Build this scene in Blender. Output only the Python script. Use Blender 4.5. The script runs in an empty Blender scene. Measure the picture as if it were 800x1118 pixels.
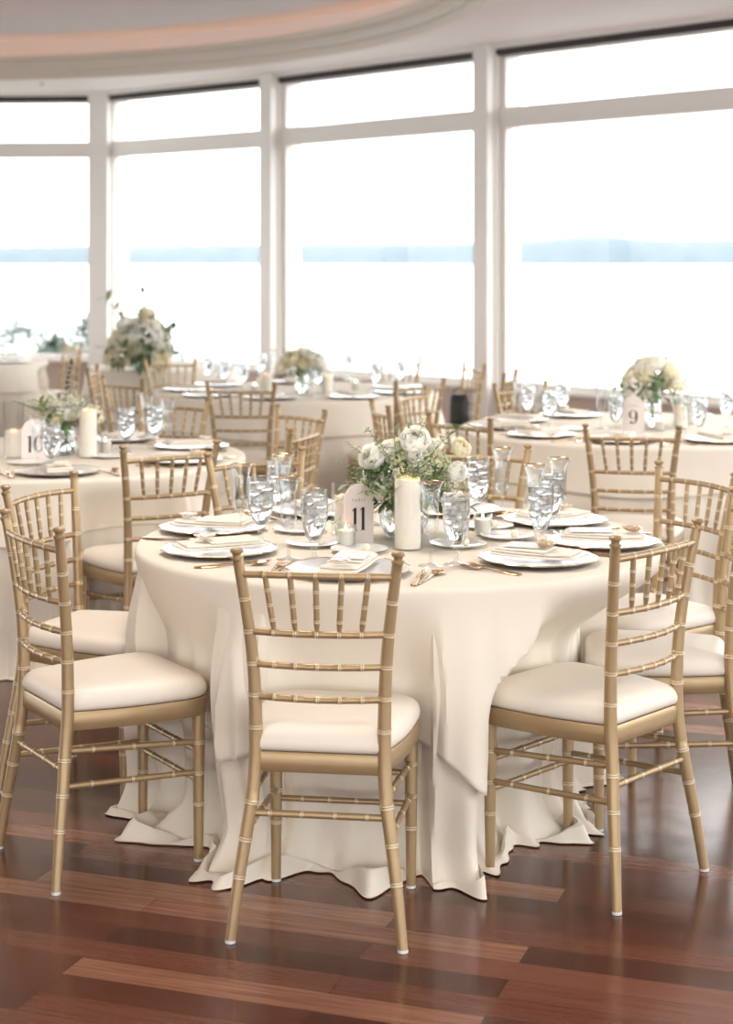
import bpy, bmesh, math, random
from mathutils import Vector, Matrix, noise
PI = math.pi
C = bpy.context.scene.collection
sin, cos = math.sin, math.cos
F, HZ, EYE = 1890.0, 286.0, 1.588          # focal length and horizon row for an 800x1118 frame, eye height
ZT = 0.757                                  # height of the table tops

def at(u, v, z=ZT):
    d = (EYE - z) * F / (v - HZ)
    return Vector(((u - 400) * d / F, d, z))

# ---------------------------------------------------------------- materials
def new_mat(name):
    m = bpy.data.materials.new(name); m.use_nodes = True
    nt = m.node_tree
    b = nt.nodes['Principled BSDF']
    return m, nt, b

def simple(name, col, rough=.5, metal=0.0, spec=.5, bump=None, var=0.0, vscale=20, sss=0.0, coat=0.0):
    m, nt, b = new_mat(name)
    b.inputs['Base Color'].default_value = (*col, 1)
    b.inputs['Roughness'].default_value = rough
    b.inputs['Metallic'].default_value = metal
    b.inputs['Specular IOR Level'].default_value = spec
    if coat: b.inputs['Coat Weight'].default_value = coat; b.inputs['Coat Roughness'].default_value = .15
    if sss:
        b.inputs['Subsurface Weight'].default_value = sss
        b.inputs['Subsurface Radius'].default_value = (.03, .02, .012)
        b.inputs['Subsurface Scale'].default_value = .3
    if var or bump:
        tc = nt.nodes.new('ShaderNodeTexCoord')
        n = nt.nodes.new('ShaderNodeTexNoise'); n.inputs['Scale'].default_value = vscale; n.inputs['Detail'].default_value = 4
        nt.links.new(tc.outputs['Object'], n.inputs['Vector'])
        if var:
            r = nt.nodes.new('ShaderNodeMix'); r.data_type = 'RGBA'
            r.inputs['A'].default_value = (*[c * (1 - var) for c in col], 1)
            r.inputs['B'].default_value = (*[min(1, c * (1 + var)) for c in col], 1)
            nt.links.new(n.outputs['Fac'], r.inputs['Factor']); nt.links.new(r.outputs['Result'], b.inputs['Base Color'])
        if bump:
            bp = nt.nodes.new('ShaderNodeBump'); bp.inputs['Strength'].default_value = bump[0]; bp.inputs['Distance'].default_value = bump[1]
            n2 = nt.nodes.new('ShaderNodeTexNoise'); n2.inputs['Scale'].default_value = bump[2]; n2.inputs['Detail'].default_value = 3
            nt.links.new(tc.outputs['Object'], n2.inputs['Vector'])
            nt.links.new(n2.outputs['Fac'], bp.inputs['Height']); nt.links.new(bp.outputs['Normal'], b.inputs['Normal'])
    return m

def glassy(name, tint=(.97, .98, .98), base=.07, edge=.93, power=1.9, rough=.01):
    m = bpy.data.materials.new(name); m.use_nodes = True; nt = m.node_tree; nt.nodes.clear()
    o = nt.nodes.new('ShaderNodeOutputMaterial'); mx = nt.nodes.new('ShaderNodeMixShader')
    t = nt.nodes.new('ShaderNodeBsdfTransparent'); t.inputs[0].default_value = (*tint, 1)
    g = nt.nodes.new('ShaderNodeBsdfGlossy'); g.inputs['Roughness'].default_value = rough
    f = nt.nodes.new('ShaderNodeLayerWeight'); f.inputs[0].default_value = .5
    pw = nt.nodes.new('ShaderNodeMath'); pw.operation = 'POWER'; pw.inputs[1].default_value = power
    mm = nt.nodes.new('ShaderNodeMath'); mm.operation = 'MULTIPLY_ADD'; mm.inputs[1].default_value = edge; mm.inputs[2].default_value = base; mm.use_clamp = True
    nt.links.new(f.outputs['Facing'], pw.inputs[0]); nt.links.new(pw.outputs[0], mm.inputs[0]); nt.links.new(mm.outputs[0], mx.inputs[0])
    nt.links.new(t.outputs[0], mx.inputs[1]); nt.links.new(g.outputs[0], mx.inputs[2]); nt.links.new(mx.outputs[0], o.inputs[0])
    return m

def refr(name, col=(1, 1, 1), ior=1.33, rough=0.0, bump=None):
    m, nt, b = new_mat(name)
    b.inputs['Base Color'].default_value = (*col, 1); b.inputs['Transmission Weight'].default_value = 1
    b.inputs['IOR'].default_value = ior; b.inputs['Roughness'].default_value = rough
    if bump:
        tc = nt.nodes.new('ShaderNodeTexCoord')
        n2 = nt.nodes.new('ShaderNodeTexNoise'); n2.inputs['Scale'].default_value = bump[2]; n2.inputs['Detail'].default_value = 2
        bp = nt.nodes.new('ShaderNodeBump'); bp.inputs['Strength'].default_value = bump[0]; bp.inputs['Distance'].default_value = bump[1]
        nt.links.new(tc.outputs['Object'], n2.inputs['Vector']); nt.links.new(n2.outputs['Fac'], bp.inputs['Height']); nt.links.new(bp.outputs['Normal'], b.inputs['Normal'])
    return m

def icemat():
    m = refr('clear_ice', (1, 1, 1), 1.18, .28, bump=(.5, .01, 40)); b = m.node_tree.nodes['Principled BSDF']
    b.inputs['Transmission Weight'].default_value = .88; b.inputs['Base Color'].default_value = (1, 1, 1, 1); return m

def emit(name, col, s):
    m = bpy.data.materials.new(name); m.use_nodes = True; nt = m.node_tree; nt.nodes.clear()
    o = nt.nodes.new('ShaderNodeOutputMaterial'); e = nt.nodes.new('ShaderNodeEmission')
    e.inputs[0].default_value = (*col, 1); e.inputs[1].default_value = s
    nt.links.new(e.outputs[0], o.inputs[0]); return m

GOLD = simple('champagne_gold_paint', (.40, .28, .15), .38, .45, .5, var=.06, vscale=14)
GOLDHI = simple('worn_gold_joint', (.66, .55, .38), .36, .4)
VINYL = simple('ivory_vinyl', (.77, .70, .605), .5, 0, .35, bump=(.15, .004, 9))
CAPW = simple('white_foot_cap', (.62, .62, .60), .5)
CLOTH = simple('ivory_linen', (.785, .715, .61), .82, 0, .2, bump=(.25, .003, 16), var=.02, vscale=3)
NAPKIN = simple('ivory_napkin', (.84, .78, .68), .85, 0, .2, bump=(.25, .002, 60))
PAPER = simple('white_card', (.86, .84, .82), .6)
SIGNP = simple('blush_card', (.80, .71, .66), .55)
INK = simple('black_ink', (.01, .01, .012), .5)
GREYINK = simple('grey_ink', (.25, .24, .24), .6)
CHINA = simple('white_china', (.85, .84, .82), .12, 0, .5)
SILVER = simple('silver_rim', (.80, .80, .79), .14, .75)
CHARG = simple('silver_charger', (.80, .80, .81), .2, .15, .7)
SLATE = simple('dark_underside', (.03, .035, .045), .4)
CUTL = simple('rose_gold_cutlery', (.72, .44, .22), .2, 1.0)
RIMG = simple('gold_rim', (.75, .52, .30), .22, 1.0)
SHELL = simple('pearl_shell', (.86, .84, .83), .25)
SHELLB = simple('tan_shell', (.50, .36, .24), .45, var=.3, vscale=60)
WAX = simple('ivory_wax', (.90, .84, .74), .45, 0, .4, sss=.45)
WICK = simple('burnt_wick', (.03, .025, .02), .9)
FLAME = emit('candle_flame', (1, .50, .16), 45)
BUTTER = simple('butter', (.86, .80, .62), .4)
GLASS = glassy('clear_glass', base=.06, edge=.85, power=2.2)
THING = glassy('thin_cylinder_glass', (.985, .99, .99), .04, .6, 4.0)
WATER = refr('iced_water', (1, 1, 1), 1.33, 0, bump=(.3, .01, 28))
ICE = icemat()
def petal_mat(name, col):
    m, nt, b = new_mat(name); b.inputs['Base Color'].default_value = (*col, 1); b.inputs['Roughness'].default_value = .6
    t = nt.nodes.new('ShaderNodeBsdfTranslucent'); t.inputs[0].default_value = (*col, 1); mx = nt.nodes.new('ShaderNodeMixShader'); mx.inputs[0].default_value = .45
    nt.links.new(b.outputs[0], mx.inputs[1]); nt.links.new(t.outputs[0], mx.inputs[2]); nt.links.new(mx.outputs[0], nt.nodes['Material Output'].inputs[0]); return m
PETAL = petal_mat('white_petal', (.97, .955, .90)); CREAM = petal_mat('cream_petal', (.93, .88, .70))
LEAF = simple('olive_leaf', (.20, .26, .09), .5, var=.3, vscale=25)
LEAFD = simple('dark_green_leaf', (.10, .17, .065), .45, var=.3, vscale=25)
LEAFP = simple('sage_leaf', (.33, .38, .26), .6, var=.2, vscale=25)
BUD = simple('pale_bud', (.72, .68, .48), .6)
STEM = simple('green_stem', (.13, .22, .07), .5)
TRIM = simple('white_trim_paint', (.86, .83, .78), .42, 0, .4)
WALL = simple('taupe_wall_paint', (.60, .50, .425), .6)
CEIL = simple('white_ceiling', (.88, .885, .88), .75, 0, .2)
BLIND = simple('dark_roller_blind', (.05, .045, .045), .7)
PANE = glassy('window_glass', (.985, .99, .99), .01, .25, 5.0, 0.0)
BLACKF = simple('black_leather', (.012, .014, .018), .45)
STEEL = simple('brushed_metal', (.6, .6, .6), .35, 1)
TABLEW = simple('plywood', (.35, .24, .14), .6)

def floor_mat():
    m, nt, b = new_mat('cherry_plank_floor'); N = nt.nodes.new; L = nt.links.new
    tc = N('ShaderNodeTexCoord'); mp = N('ShaderNodeMapping'); mp.inputs['Rotation'].default_value = (0, 0, math.radians(19))
    L(tc.outputs['Object'], mp.inputs['Vector'])
    br = N('ShaderNodeTexBrick'); br.inputs['Scale'].default_value = 1.0
    br.inputs['Mortar Size'].default_value = .0009; br.inputs['Mortar Smooth'].default_value = .1
    br.inputs['Brick Width'].default_value = .95; br.inputs['Row Height'].default_value = .098
    br.offset = .37; br.offset_frequency = 2; br.squash = 1.0
    br.inputs['Color1'].default_value = (0, 0, 0, 1); br.inputs['Color2'].default_value = (1, 1, 1, 1); br.inputs['Mortar'].default_value = (.2, .2, .2, 1)
    L(mp.outputs[0], br.inputs['Vector'])
    st = N('ShaderNodeMapping'); st.inputs['Scale'].default_value = (1.5, 28, 1); L(mp.outputs[0], st.inputs['Vector'])
    n = N('ShaderNodeTexNoise'); n.inputs['Scale'].default_value = 2.2; n.inputs['Detail'].default_value = 6; n.inputs['Roughness'].default_value = .6; L(st.outputs[0], n.inputs['Vector'])
    big = N('ShaderNodeTexNoise'); big.inputs['Scale'].default_value = .9; L(mp.outputs[0], big.inputs['Vector'])
    a = N('ShaderNodeMath'); a.operation = 'MULTIPLY_ADD'; a.inputs[1].default_value = .36; L(n.outputs['Fac'], a.inputs[0])
    s = N('ShaderNodeMath'); s.operation = 'MULTIPLY'; s.inputs[1].default_value = .78; L(br.outputs['Color'], s.inputs[0]); L(s.outputs[0], a.inputs[2])
    r = N('ShaderNodeValToRGB'); L(a.outputs[0], r.inputs[0]); e = r.color_ramp.elements
    e[0].position = .05; e[0].color = (.045, .014, .010, 1); e[1].position = 1.0; e[1].color = (.32, .155, .092, 1)
    for p, c in ((.35, (.068, .020, .013, 1)), (.62, (.105, .031, .019, 1)), (.86, (.155, .054, .033, 1))):
        q = e.new(p); q.color = c
    mo = N('ShaderNodeMix'); mo.data_type = 'RGBA'; mo.inputs['B'].default_value = (.02, .008, .005, 1)
    L(br.outputs['Fac'], mo.inputs['Factor']); L(r.outputs[0], mo.inputs['A']); L(mo.outputs['Result'], b.inputs['Base Color'])
    rr = N('ShaderNodeMapRange'); rr.inputs['To Min'].default_value = .15; rr.inputs['To Max'].default_value = .26; L(n.outputs['Fac'], rr.inputs[0]); L(rr.outputs[0], b.inputs['Roughness'])
    bp = N('ShaderNodeBump'); bp.inputs['Strength'].default_value = .12; bp.inputs['Distance'].default_value = .003
    L(n.outputs['Fac'], bp.inputs['Height']); L(bp.outputs['Normal'], b.inputs['Normal'])
    b.inputs['Specular IOR Level'].default_value = .5
    b.inputs['Coat Weight'].default_value = .15; b.inputs['Coat Roughness'].default_value = .16
    return m
FLOOR = floor_mat()

# ---------------------------------------------------------------- mesh helpers
class MB:
    def __init__(s): s.v = []; s.f = []; s.m = []
    def add(s, vs, fs, mi=0):
        o = len(s.v); s.v += [tuple(p) for p in vs]; s.f += [[i + o for i in f] for f in fs]
        s.m += mi if isinstance(mi, list) else [mi] * len(fs)
    def grid(s, rows, closed=True, cap0=False, cap1=False, mi=0):
        n = len(rows[0]); o = len(s.v); k = len(rows)
        for r in rows: s.v += [tuple(p) for p in r]
        for i in range(k - 1):
            for j in range(n if closed else n - 1):
                a = o + i * n + j; b = o + i * n + (j + 1) % n
                s.f.append([a, b, b + n, a + n]); s.m.append(mi[i] if isinstance(mi, list) else mi)
        if cap0: s.f.append([o + j for j in range(n)][::-1]); s.m.append(mi[0] if isinstance(mi, list) else mi)
        if cap1: s.f.append([o + (k - 1) * n + j for j in range(n)]); s.m.append(mi[-1] if isinstance(mi, list) else mi)
    def box(s, lo, hi, mi=0, M=None):
        x0, y0, z0 = lo; x1, y1, z1 = hi
        v = [Vector(p) for p in ((x0, y0, z0), (x1, y0, z0), (x1, y1, z0), (x0, y1, z0), (x0, y0, z1), (x1, y0, z1), (x1, y1, z1), (x0, y1, z1))]
        if M: v = [M @ p for p in v]
        s.add(v, [[0, 3, 2, 1], [4, 5, 6, 7], [0, 1, 5, 4], [1, 2, 6, 5], [2, 3, 7, 6], [3, 0, 4, 7]], mi)
    def lathe(s, prof, n=24, c=(0, 0, 0), M=None, mi=0, cap0=False, cap1=False):
        rows = []
        for r, z in prof:
            row = [Vector((c[0] + r * cos(2 * PI * j / n), c[1] + r * sin(2 * PI * j / n), c[2] + z)) for j in range(n)]
            rows.append([M @ p for p in row] if M else row)
        s.grid(rows, True, cap0, cap1, mi)
    def tube(s, pts, rad, n=8, mi=0, caps=True):
        pts = [Vector(p) for p in pts]; rows = []
        if not hasattr(rad, '__len__'): rad = [rad] * len(pts)
        t0 = (pts[1] - pts[0]).normalized()
        up = Vector((0, 0, 1)) if abs(t0.z) < .9 else Vector((0, 1, 0))
        nrm = t0.cross(up).normalized()
        for i, p in enumerate(pts):
            t = (pts[min(i + 1, len(pts) - 1)] - pts[max(i - 1, 0)])
            if t.length < 1e-9: t = t0
            t.normalize(); nrm = (nrm - t * nrm.dot(t)).normalized(); b = t.cross(nrm)
            rows.append([p + nrm * rad[i] * cos(2 * PI * j / n) + b * rad[i] * sin(2 * PI * j / n) for j in range(n)])
        s.grid(rows, True, caps, caps, mi)
    def mesh(s, name, mats, smooth=True):
        me = bpy.data.meshes.new(name); me.from_pydata(s.v, [], s.f)
        for m in (mats if isinstance(mats, (list, tuple)) else [mats]): me.materials.append(m)
        me.polygons.foreach_set('material_index', s.m)
        if smooth: me.polygons.foreach_set('use_smooth', [True] * len(me.polygons))
        me.validate(); me.update()
        bm = bmesh.new(); bm.from_mesh(me); bmesh.ops.recalc_face_normals(bm, faces=bm.faces)
        if smooth:
            for e in bm.edges:
                if len(e.link_faces) == 2 and e.calc_face_angle(0) > math.radians(42): e.smooth = False
        bm.to_mesh(me); bm.free()
        return me
    def build(s, name, mats, parent=None, smooth=True, loc=None, **kw):
        o = bpy.data.objects.new(name, s.mesh(name, mats, smooth)); C.objects.link(o)
        if parent: o.parent = parent
        if loc is not None: o.location = loc
        return tag(o, **kw)

def tag(o, label=None, cat=None, group=None, kind=None):
    if label: o['label'] = label
    if cat: o['category'] = cat
    if group: o['group'] = group
    if label and len(label.split()) > 16: print('LONG', label)
    if kind: o['kind'] = kind
    return o
def empty(name, loc=(0, 0, 0), rz=0, **kw):
    o = bpy.data.objects.new(name, None); C.objects.link(o); o.location = loc; o.rotation_euler = (0, 0, rz)
    o.empty_display_size = .05
    return tag(o, **kw)
def copy_tree(o, parent=None):
    c = o.copy(); C.objects.link(c)
    for k in ('label', 'group'):
        if parent is None and k in c: del c[k]
    if parent: c.parent = parent
    for ch in list(o.children): copy_tree(ch, c)
    return c
class Proto:
    """first use places the built original, later uses copy it with its parts"""
    def __init__(s, maker): s.maker = maker; s.o = None
    def put(s, loc, rz=0, label=None, group=None, cat=None, tilt=None, scale=None):
        if s.o is None: s.o = s.maker(); o = s.o
        else: o = copy_tree(s.o)
        o.location = loc; o.rotation_euler = (tilt[0] if tilt else 0, tilt[1] if tilt else 0, rz)
        if scale: o.scale = (scale,) * 3
        tag(o, label, cat, group)
        return o

# ---------------------------------------------------------------- chiavari chair
def spline(keys, t):
    """keys: list of (z, x, y); Catmull-Rom style interpolation over z"""
    if t <= keys[0][0]: return keys[0][1:]
    if t >= keys[-1][0]: return keys[-1][1:]
    for i in range(len(keys) - 1):
        if keys[i][0] <= t <= keys[i + 1][0]: break
    k0 = keys[max(i - 1, 0)]; k1 = keys[i]; k2 = keys[i + 1]; k3 = keys[min(i + 2, len(keys) - 1)]
    h = k2[0] - k1[0]; u = (t - k1[0]) / h; out = []
    for a in range(1, len(k1)):
        m1 = (k2[a] - k0[a]) / (k2[0] - k0[0]) * h; m2 = (k3[a] - k1[a]) / (k3[0] - k1[0]) * h
        out.append((2 * u**3 - 3 * u**2 + 1) * k1[a] + (u**3 - 2 * u**2 + u) * m1 + (-2 * u**3 + 3 * u**2) * k2[a] + (u**3 - u**2) * m2)
    return out

RING = [(-.0062, 0, 0), (-.0048, .0014, 1), (-.0022, .0014, 1), (-.0008, 0, 0), (.0008, 0, 1), (.0022, .0014, 1), (.0048, .0014, 0), (.0062, 0, 0)]
def ringed(fn, s0, s1, base, rings, step, n=12, sc=1.0, extra=None):
    """tube along fn(s), s0..s1, with pairs of raised bamboo rings"""
    S = [(s0 + (s1 - s0) * i / max(1, round((s1 - s0) / step))) for i in range(max(1, round((s1 - s0) / step)) + 1)]
    S = [s for s in S if all(abs(s - r) > .0075 * sc for r in rings)]
    pts = [(s, 0, 0) for s in S]
    for r in rings:
        pts += [(r + a * sc, b * sc, c) for a, b, c in RING]
    pts.sort()
    mb = MB(); P = [Vector(fn(p[0])) for p in pts]; R = [base(p[0]) + p[1] for p in pts]
    mi = [1 if p[2] else 0 for p in pts]
    if extra: P += [Vector(e[0]) for e in extra]; R += [e[1] for e in extra]; mi += [0] * len(extra)
    T = MB(); T.tube(P, R, n, 0, True)
    # material per ring row
    k = 0; T.m = []
    for i in range(len(P) - 1): T.m += [mi[i]] * n
    T.m += [0, 0]
    return T

def round_poly(pts, n=7):
    """pts: (x, y, corner radius)"""
    out = []; N = len(pts)
    for i in range(N):
        p = Vector(pts[i][:2]); a = Vector(pts[i - 1][:2]); b = Vector(pts[(i + 1) % N][:2]); r = pts[i][2]
        da = (a - p).normalized(); db = (b - p).normalized()
        p0 = p + da * r; p1 = p + db * r
        for k in range(n + 1):
            t = k / n; out.append(p0 * (1 - t)**2 + p * 2 * t * (1 - t) + p1 * t**2)
    return out

POST = [(0, .203, -.050), (.12, .189, -.036), (.25, .171, -.018), (.34, .158, -.007), (.44, .153, .002), (.56, .154, .001), (.66, .159, -.005), (.78, .172, -.019), (.90, .189, -.036)]
def make_chair():
    t = empty('chiavari_chair', cat='chair')
    for s in (-1, 1):
        fn = lambda z, s=s: (s * spline(POST, z)[0], spline(POST, z)[1], z)
        base = lambda z: .0122 + .0040 * min(1, max(0, z / .30)) - .0036 * min(1, max(0, (z - .5) / .4))
        x, y = spline(POST, .9)
        top = [((s * (x + dx), y - dx, z), r) for z, r, dx in ((.893, .0128, 0), (.8935, .0150, 0), (.898, .0150, 0), (.899, .0108, 0), (.904, .0100, .001), (.9075, .0120, .001), (.9095, .0152, .001), (.9145, .0162, .001), (.9185, .0135, .001), (.9205, .0060, .001))]
        o = ringed(fn, .006, .889, base, [.15, .235, .32, .494, .571, .646, .723, .80], .02, 14, extra=top).build('back_post', [GOLD, GOLDHI], t)
        c = MB(); q = spline(POST, 0.005); c.lathe([(.0100, 0), (.0124, .001), (.0127, .007), (.0120, .0085), (0.0, .0086)], 14, (s * q[0], q[1], 0), cap0=True); c.build('foot_cap', CAPW, o)
        X, Y = s * .174, .363
        base = lambda z: .0122 + .0052 * min(1, z / .36)
        o = ringed(lambda z: (X, Y, z), .006, .395, base, [.154, .236, .317], .06, 14).build('leg', [GOLD, GOLDHI], t)
        c = MB(); c.lathe([(.0100, 0), (.0124, .001), (.0127, .007), (.0120, .0085), (0.0, .0086)], 14, (X, Y, 0), cap0=True); c.build('foot_cap', CAPW, o)
    def px(z): return spline(POST, z)
    # back rails: bowed backwards
    for z, r, rg in ((.858, .0088, 5), (.722, .0086, 5), (.644, .0080, 5), (.567, .0080, 5)):
        x, y = px(z); L = 2 * x
        def fn(s, x=x, y=y, z=z): u = s / x; return (s, y - .024 * (1 - u * u), z + (.004 * (1 - u * u) if z > .8 else 0))
        m = 1 - 2 * .012 / L
        w = .0605 if z > .8 else .0505
        ringed(fn, -x + .009, x - .009, lambda s, r=r: r, [w * k for k in (-2, -1, 0, 1, 2)] if z > .8 else [.0515 * k for k in (-2, -1, 0, 1, 2)], .02, 10, .8).build('back_rail', [GOLD, GOLDHI], t)
    x1, y1 = px(.858); x2, y2 = px(.722)
    for k in (-2, -1, 0, 1, 2):
        a, b = k * .0605, k * .0515
        p1 = Vector((a, y1 - .024 * (1 - (a / x1)**2), .856)); p2 = Vector((b, y2 - .024 * (1 - (b / x2)**2), .724))
        Ls = (p1 - p2).length
        fn = lambda s: p2 + (p1 - p2) * (s / Ls)
        base = lambda s: .0072 - .0030 * max(0, 1 - s / .022)
        ringed(fn, 0, Ls, base, [.030, .066, .102], .02, 10, .8).build('spindle', [GOLD, GOLDHI], t)
    # stretchers
    def rod(a, b, r, rings):
        a = Vector(a); b = Vector(b); L = (b - a).length
        ringed(lambda s: a + (b - a) * (s / L), .004, L - .004, lambda s: r, [L * q for q in rings], .05, 10, .8).build('stretcher', [GOLD, GOLDHI], t)
    for s in (-1, 1):
        for zf, zr in ((.317, .342), (.237, .256)):
            x, y = px(zr); rod((s * x, y, zr), (s * .174, .363, zf), .0078, (.2, .5, .8))
    x, y = px(.295); rod((-x, y, .295), (x, y, .295), .0080, (.15, .38, .62, .85))
    for z in (.292, .214): rod((-.174, .363, z), (.174, .363, z), .0078, (.2, .4, .6, .8))
    # seat frame and cushion
    out = round_poly([(-.150, -.006, .012), (.150, -.006, .012), (.192, .150, .10), (.203, .400, .085), (-.203, .400, .085), (-.192, .150, .10)])
    c = Vector((0, .20))
    def ring(s, z, dx=0): return [Vector((p.x * s, c.y + (p.y - c.y) * s, z)) for p in out]
    f = MB(); f.grid([ring(.90, .392), ring(.985, .390), ring(1.0, .394), ring(1.0, .432), ring(.985, .437), ring(.90, .437)], True, True, True); f.build('seat_frame', GOLD, t)
    f = MB(); f.grid([ring(.955, .4375), ring(.99, .441), ring(1.008, .450), ring(1.008, .460), ring(.990, .472), ring(.95, .4825), ring(.87, .4905), ring(.7, .4965), ring(.4, .5005), ring(.03, .502)], True, True, True); f.build('seat_cushion', VINYL, t)
    return t
CHAIR = Proto(make_chair)
chairs = {}
def chair(key, mid, fwd, label, group, finial=True, yaw=None):
    f = Vector(fwd).normalized() if fwd else Vector((-sin(yaw), cos(yaw)))
    p = Vector(mid)
    if finial: p = p + f * .036
    rz = math.atan2(-f.x, f.y)
    CHAIR.put((p.x, p.y, 0), rz, label, group, 'chair')
    chairs[key] = (p, f)
    return p, f
g11, g10, g9, g12 = 'chairs around the number 11 table', 'chairs around the number 10 table', 'chairs around the number 9 table', 'chairs around the middle window-side table'
chair('A', (-.110, 4.057), None, 'gold chiavari chair in front, back squarely to the viewer, by the number 11 table', g11, False, -.140)
chair('B', (.708, 4.397), None, 'large gold chair at front right, turned left, seat under the number 11 table', g11, False, .837)
chair('C', (-.845, 4.543), None, 'large gold chair at front left with ivory seat, feet clear of the cloth', g11, False, -1.008)
chair('F', (-1.008, 5.365), (.924, -.383), 'gold chair just behind the front left chair, its seat touching the number 11 cloth', g11)
chair('G', (1.077, 5.665), (-.87, -.49), 'gold chair at right whose backrest stands before the number 9 table cloth', g11)
chair('I', (1.03, 4.96), (-.99, .12), 'gold chair cut off by the right edge, only ivory seat and stretchers showing', g11, False)
chair('E', (-.395, 6.175), (.527, -.85), 'gold chair facing the viewer behind the iced glasses left on number 11 table', g11)
chair('J', (.41, 6.40), (-.3, -.95), 'gold chair behind the number 11 flowers, only its right post clear', g11)
chair('D', (-.725, 6.41), (-.515, .857), 'gold chair with its back to us between the number 10 and 11 tables', g10)
chair('X', (-.254, 7.165), (-.956, .29), 'nearer of two edge-on gold chairs right of the number 10 table', g10)
chair('W', (-.304, 8.0), (-.8, -.6), 'farther of two edge-on gold chairs right of the number 10 table', g10)
chair('Q', (-.955, 8.57), (-.38, -.92), 'gold chair on the far side of the number 10 table behind its tall glasses', g10)
chair('L', (1.09, 7.11), (.21, .978), 'gold chair with its back to us directly before the number 9 card', g9)
chair('K', (.408, 7.585), (.75, .66), 'gold chair just behind the number 11 flowers, facing the number 9 table', g9)
chair('S', (.065, 8.265), (.98, .2), 'narrow edge-on gold chair above the left side of the number 11 flowers', g9)
chair('U', (.237, 9.18), (.9, -.44), 'gold chair with glossy top rail left of the number 9 table', g9)
chair('Z', (.86, 9.66), (.6, -.8), 'gold chair on the far left side of the number 9 table behind its plates', g9)
chair('R', (-.70, 9.66), (.1, 1), 'gold chair with its back squarely to us before the middle window-side table', g12)
chair('T', (.306, 9.9), (-.67, .74), 'gold chair leaning into view right of the middle window-side table', g12)
chair('AA', (.88, 10.62), (-.96, .27), 'edge-on gold chair against the base of the right window post', g12)
chair('Y', (.72, 11.58), (-.955, -.3), 'gold chair with a black bag on its seat before the right window post', g12)
chair('BB', (.215, 12.35), (-.49, -.87), 'gold chair silhouetted against the water behind the middle window-side table', g12)
chair('P', (-1.37, 12.1), (.5, -.87), 'gold chair standing just right of the large flower arrangement', g12)
chair('N', (-1.76, 11.13), (1, 0), 'edge-on gold chair left of the large flower arrangement', g12)
chair('O', (-1.42, 10.07), (.7, .7), 'gold chair just below the large flower arrangement', g12)
chair('M', (-2.49, 14.7), (-.84, -.54), 'gold chair beside the far left table against the low wall', 'chairs at the far left table')

# ---------------------------------------------------------------- tables and cloths
def sstep(a, b, x):
    t = max(0, min(1, (x - a) / (b - a))); return t * t * (3 - 2 * t)
def wave(x): return 2 * abs(cos(x / 2))**1.1 - 1.15
def fold(th, h, seed, nf):
    w = th + .10 * sin(3 * th + seed) + .06 * sin(7 * th + 2.3 * seed)
    a1 = .55 + .45 * sin(2 * th + seed * 1.7); a2 = .5 + .5 * sin(3 * th - seed)
    v = a1 * wave(nf * w + seed + .5 * h) + .55 * a2 * wave((nf * 1.7 // 1) * w - seed - .7 * h) + .25 * sin((nf * 3) * w + 2 * seed)
    return v
def limits(c, R, keys, N, left=None, soft=1):
    left = left or {}
    lim = [9.0] * N
    for k in keys:
        p, f = chairs[k]; r = Vector((f.y, -f.x))
        for i in range(N):
            th = 2 * PI * i / N; d = Vector((cos(th), sin(th)))
            rho = .35
            while rho < R + .3:
                q = Vector(c) + d * rho - p; lx, ly = q.dot(r), q.dot(f)
                if -left.get(k, .215) < lx < .215 and -.05 < ly < .412: lim[i] = min(lim[i], rho); break
                rho += .005
    lim = [min(x, R + .35) for x in lim]
    w = max(1, round(N * soft / 360))
    lim = [min(lim[(i + j) % N] for j in range(-w, w + 1)) for i in range(N)]
    for _ in range(2): lim = [sum(lim[(i + j) % N] for j in range(-w, w + 1)) / (2 * w + 1) for i in range(N)]
    return lim
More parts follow.
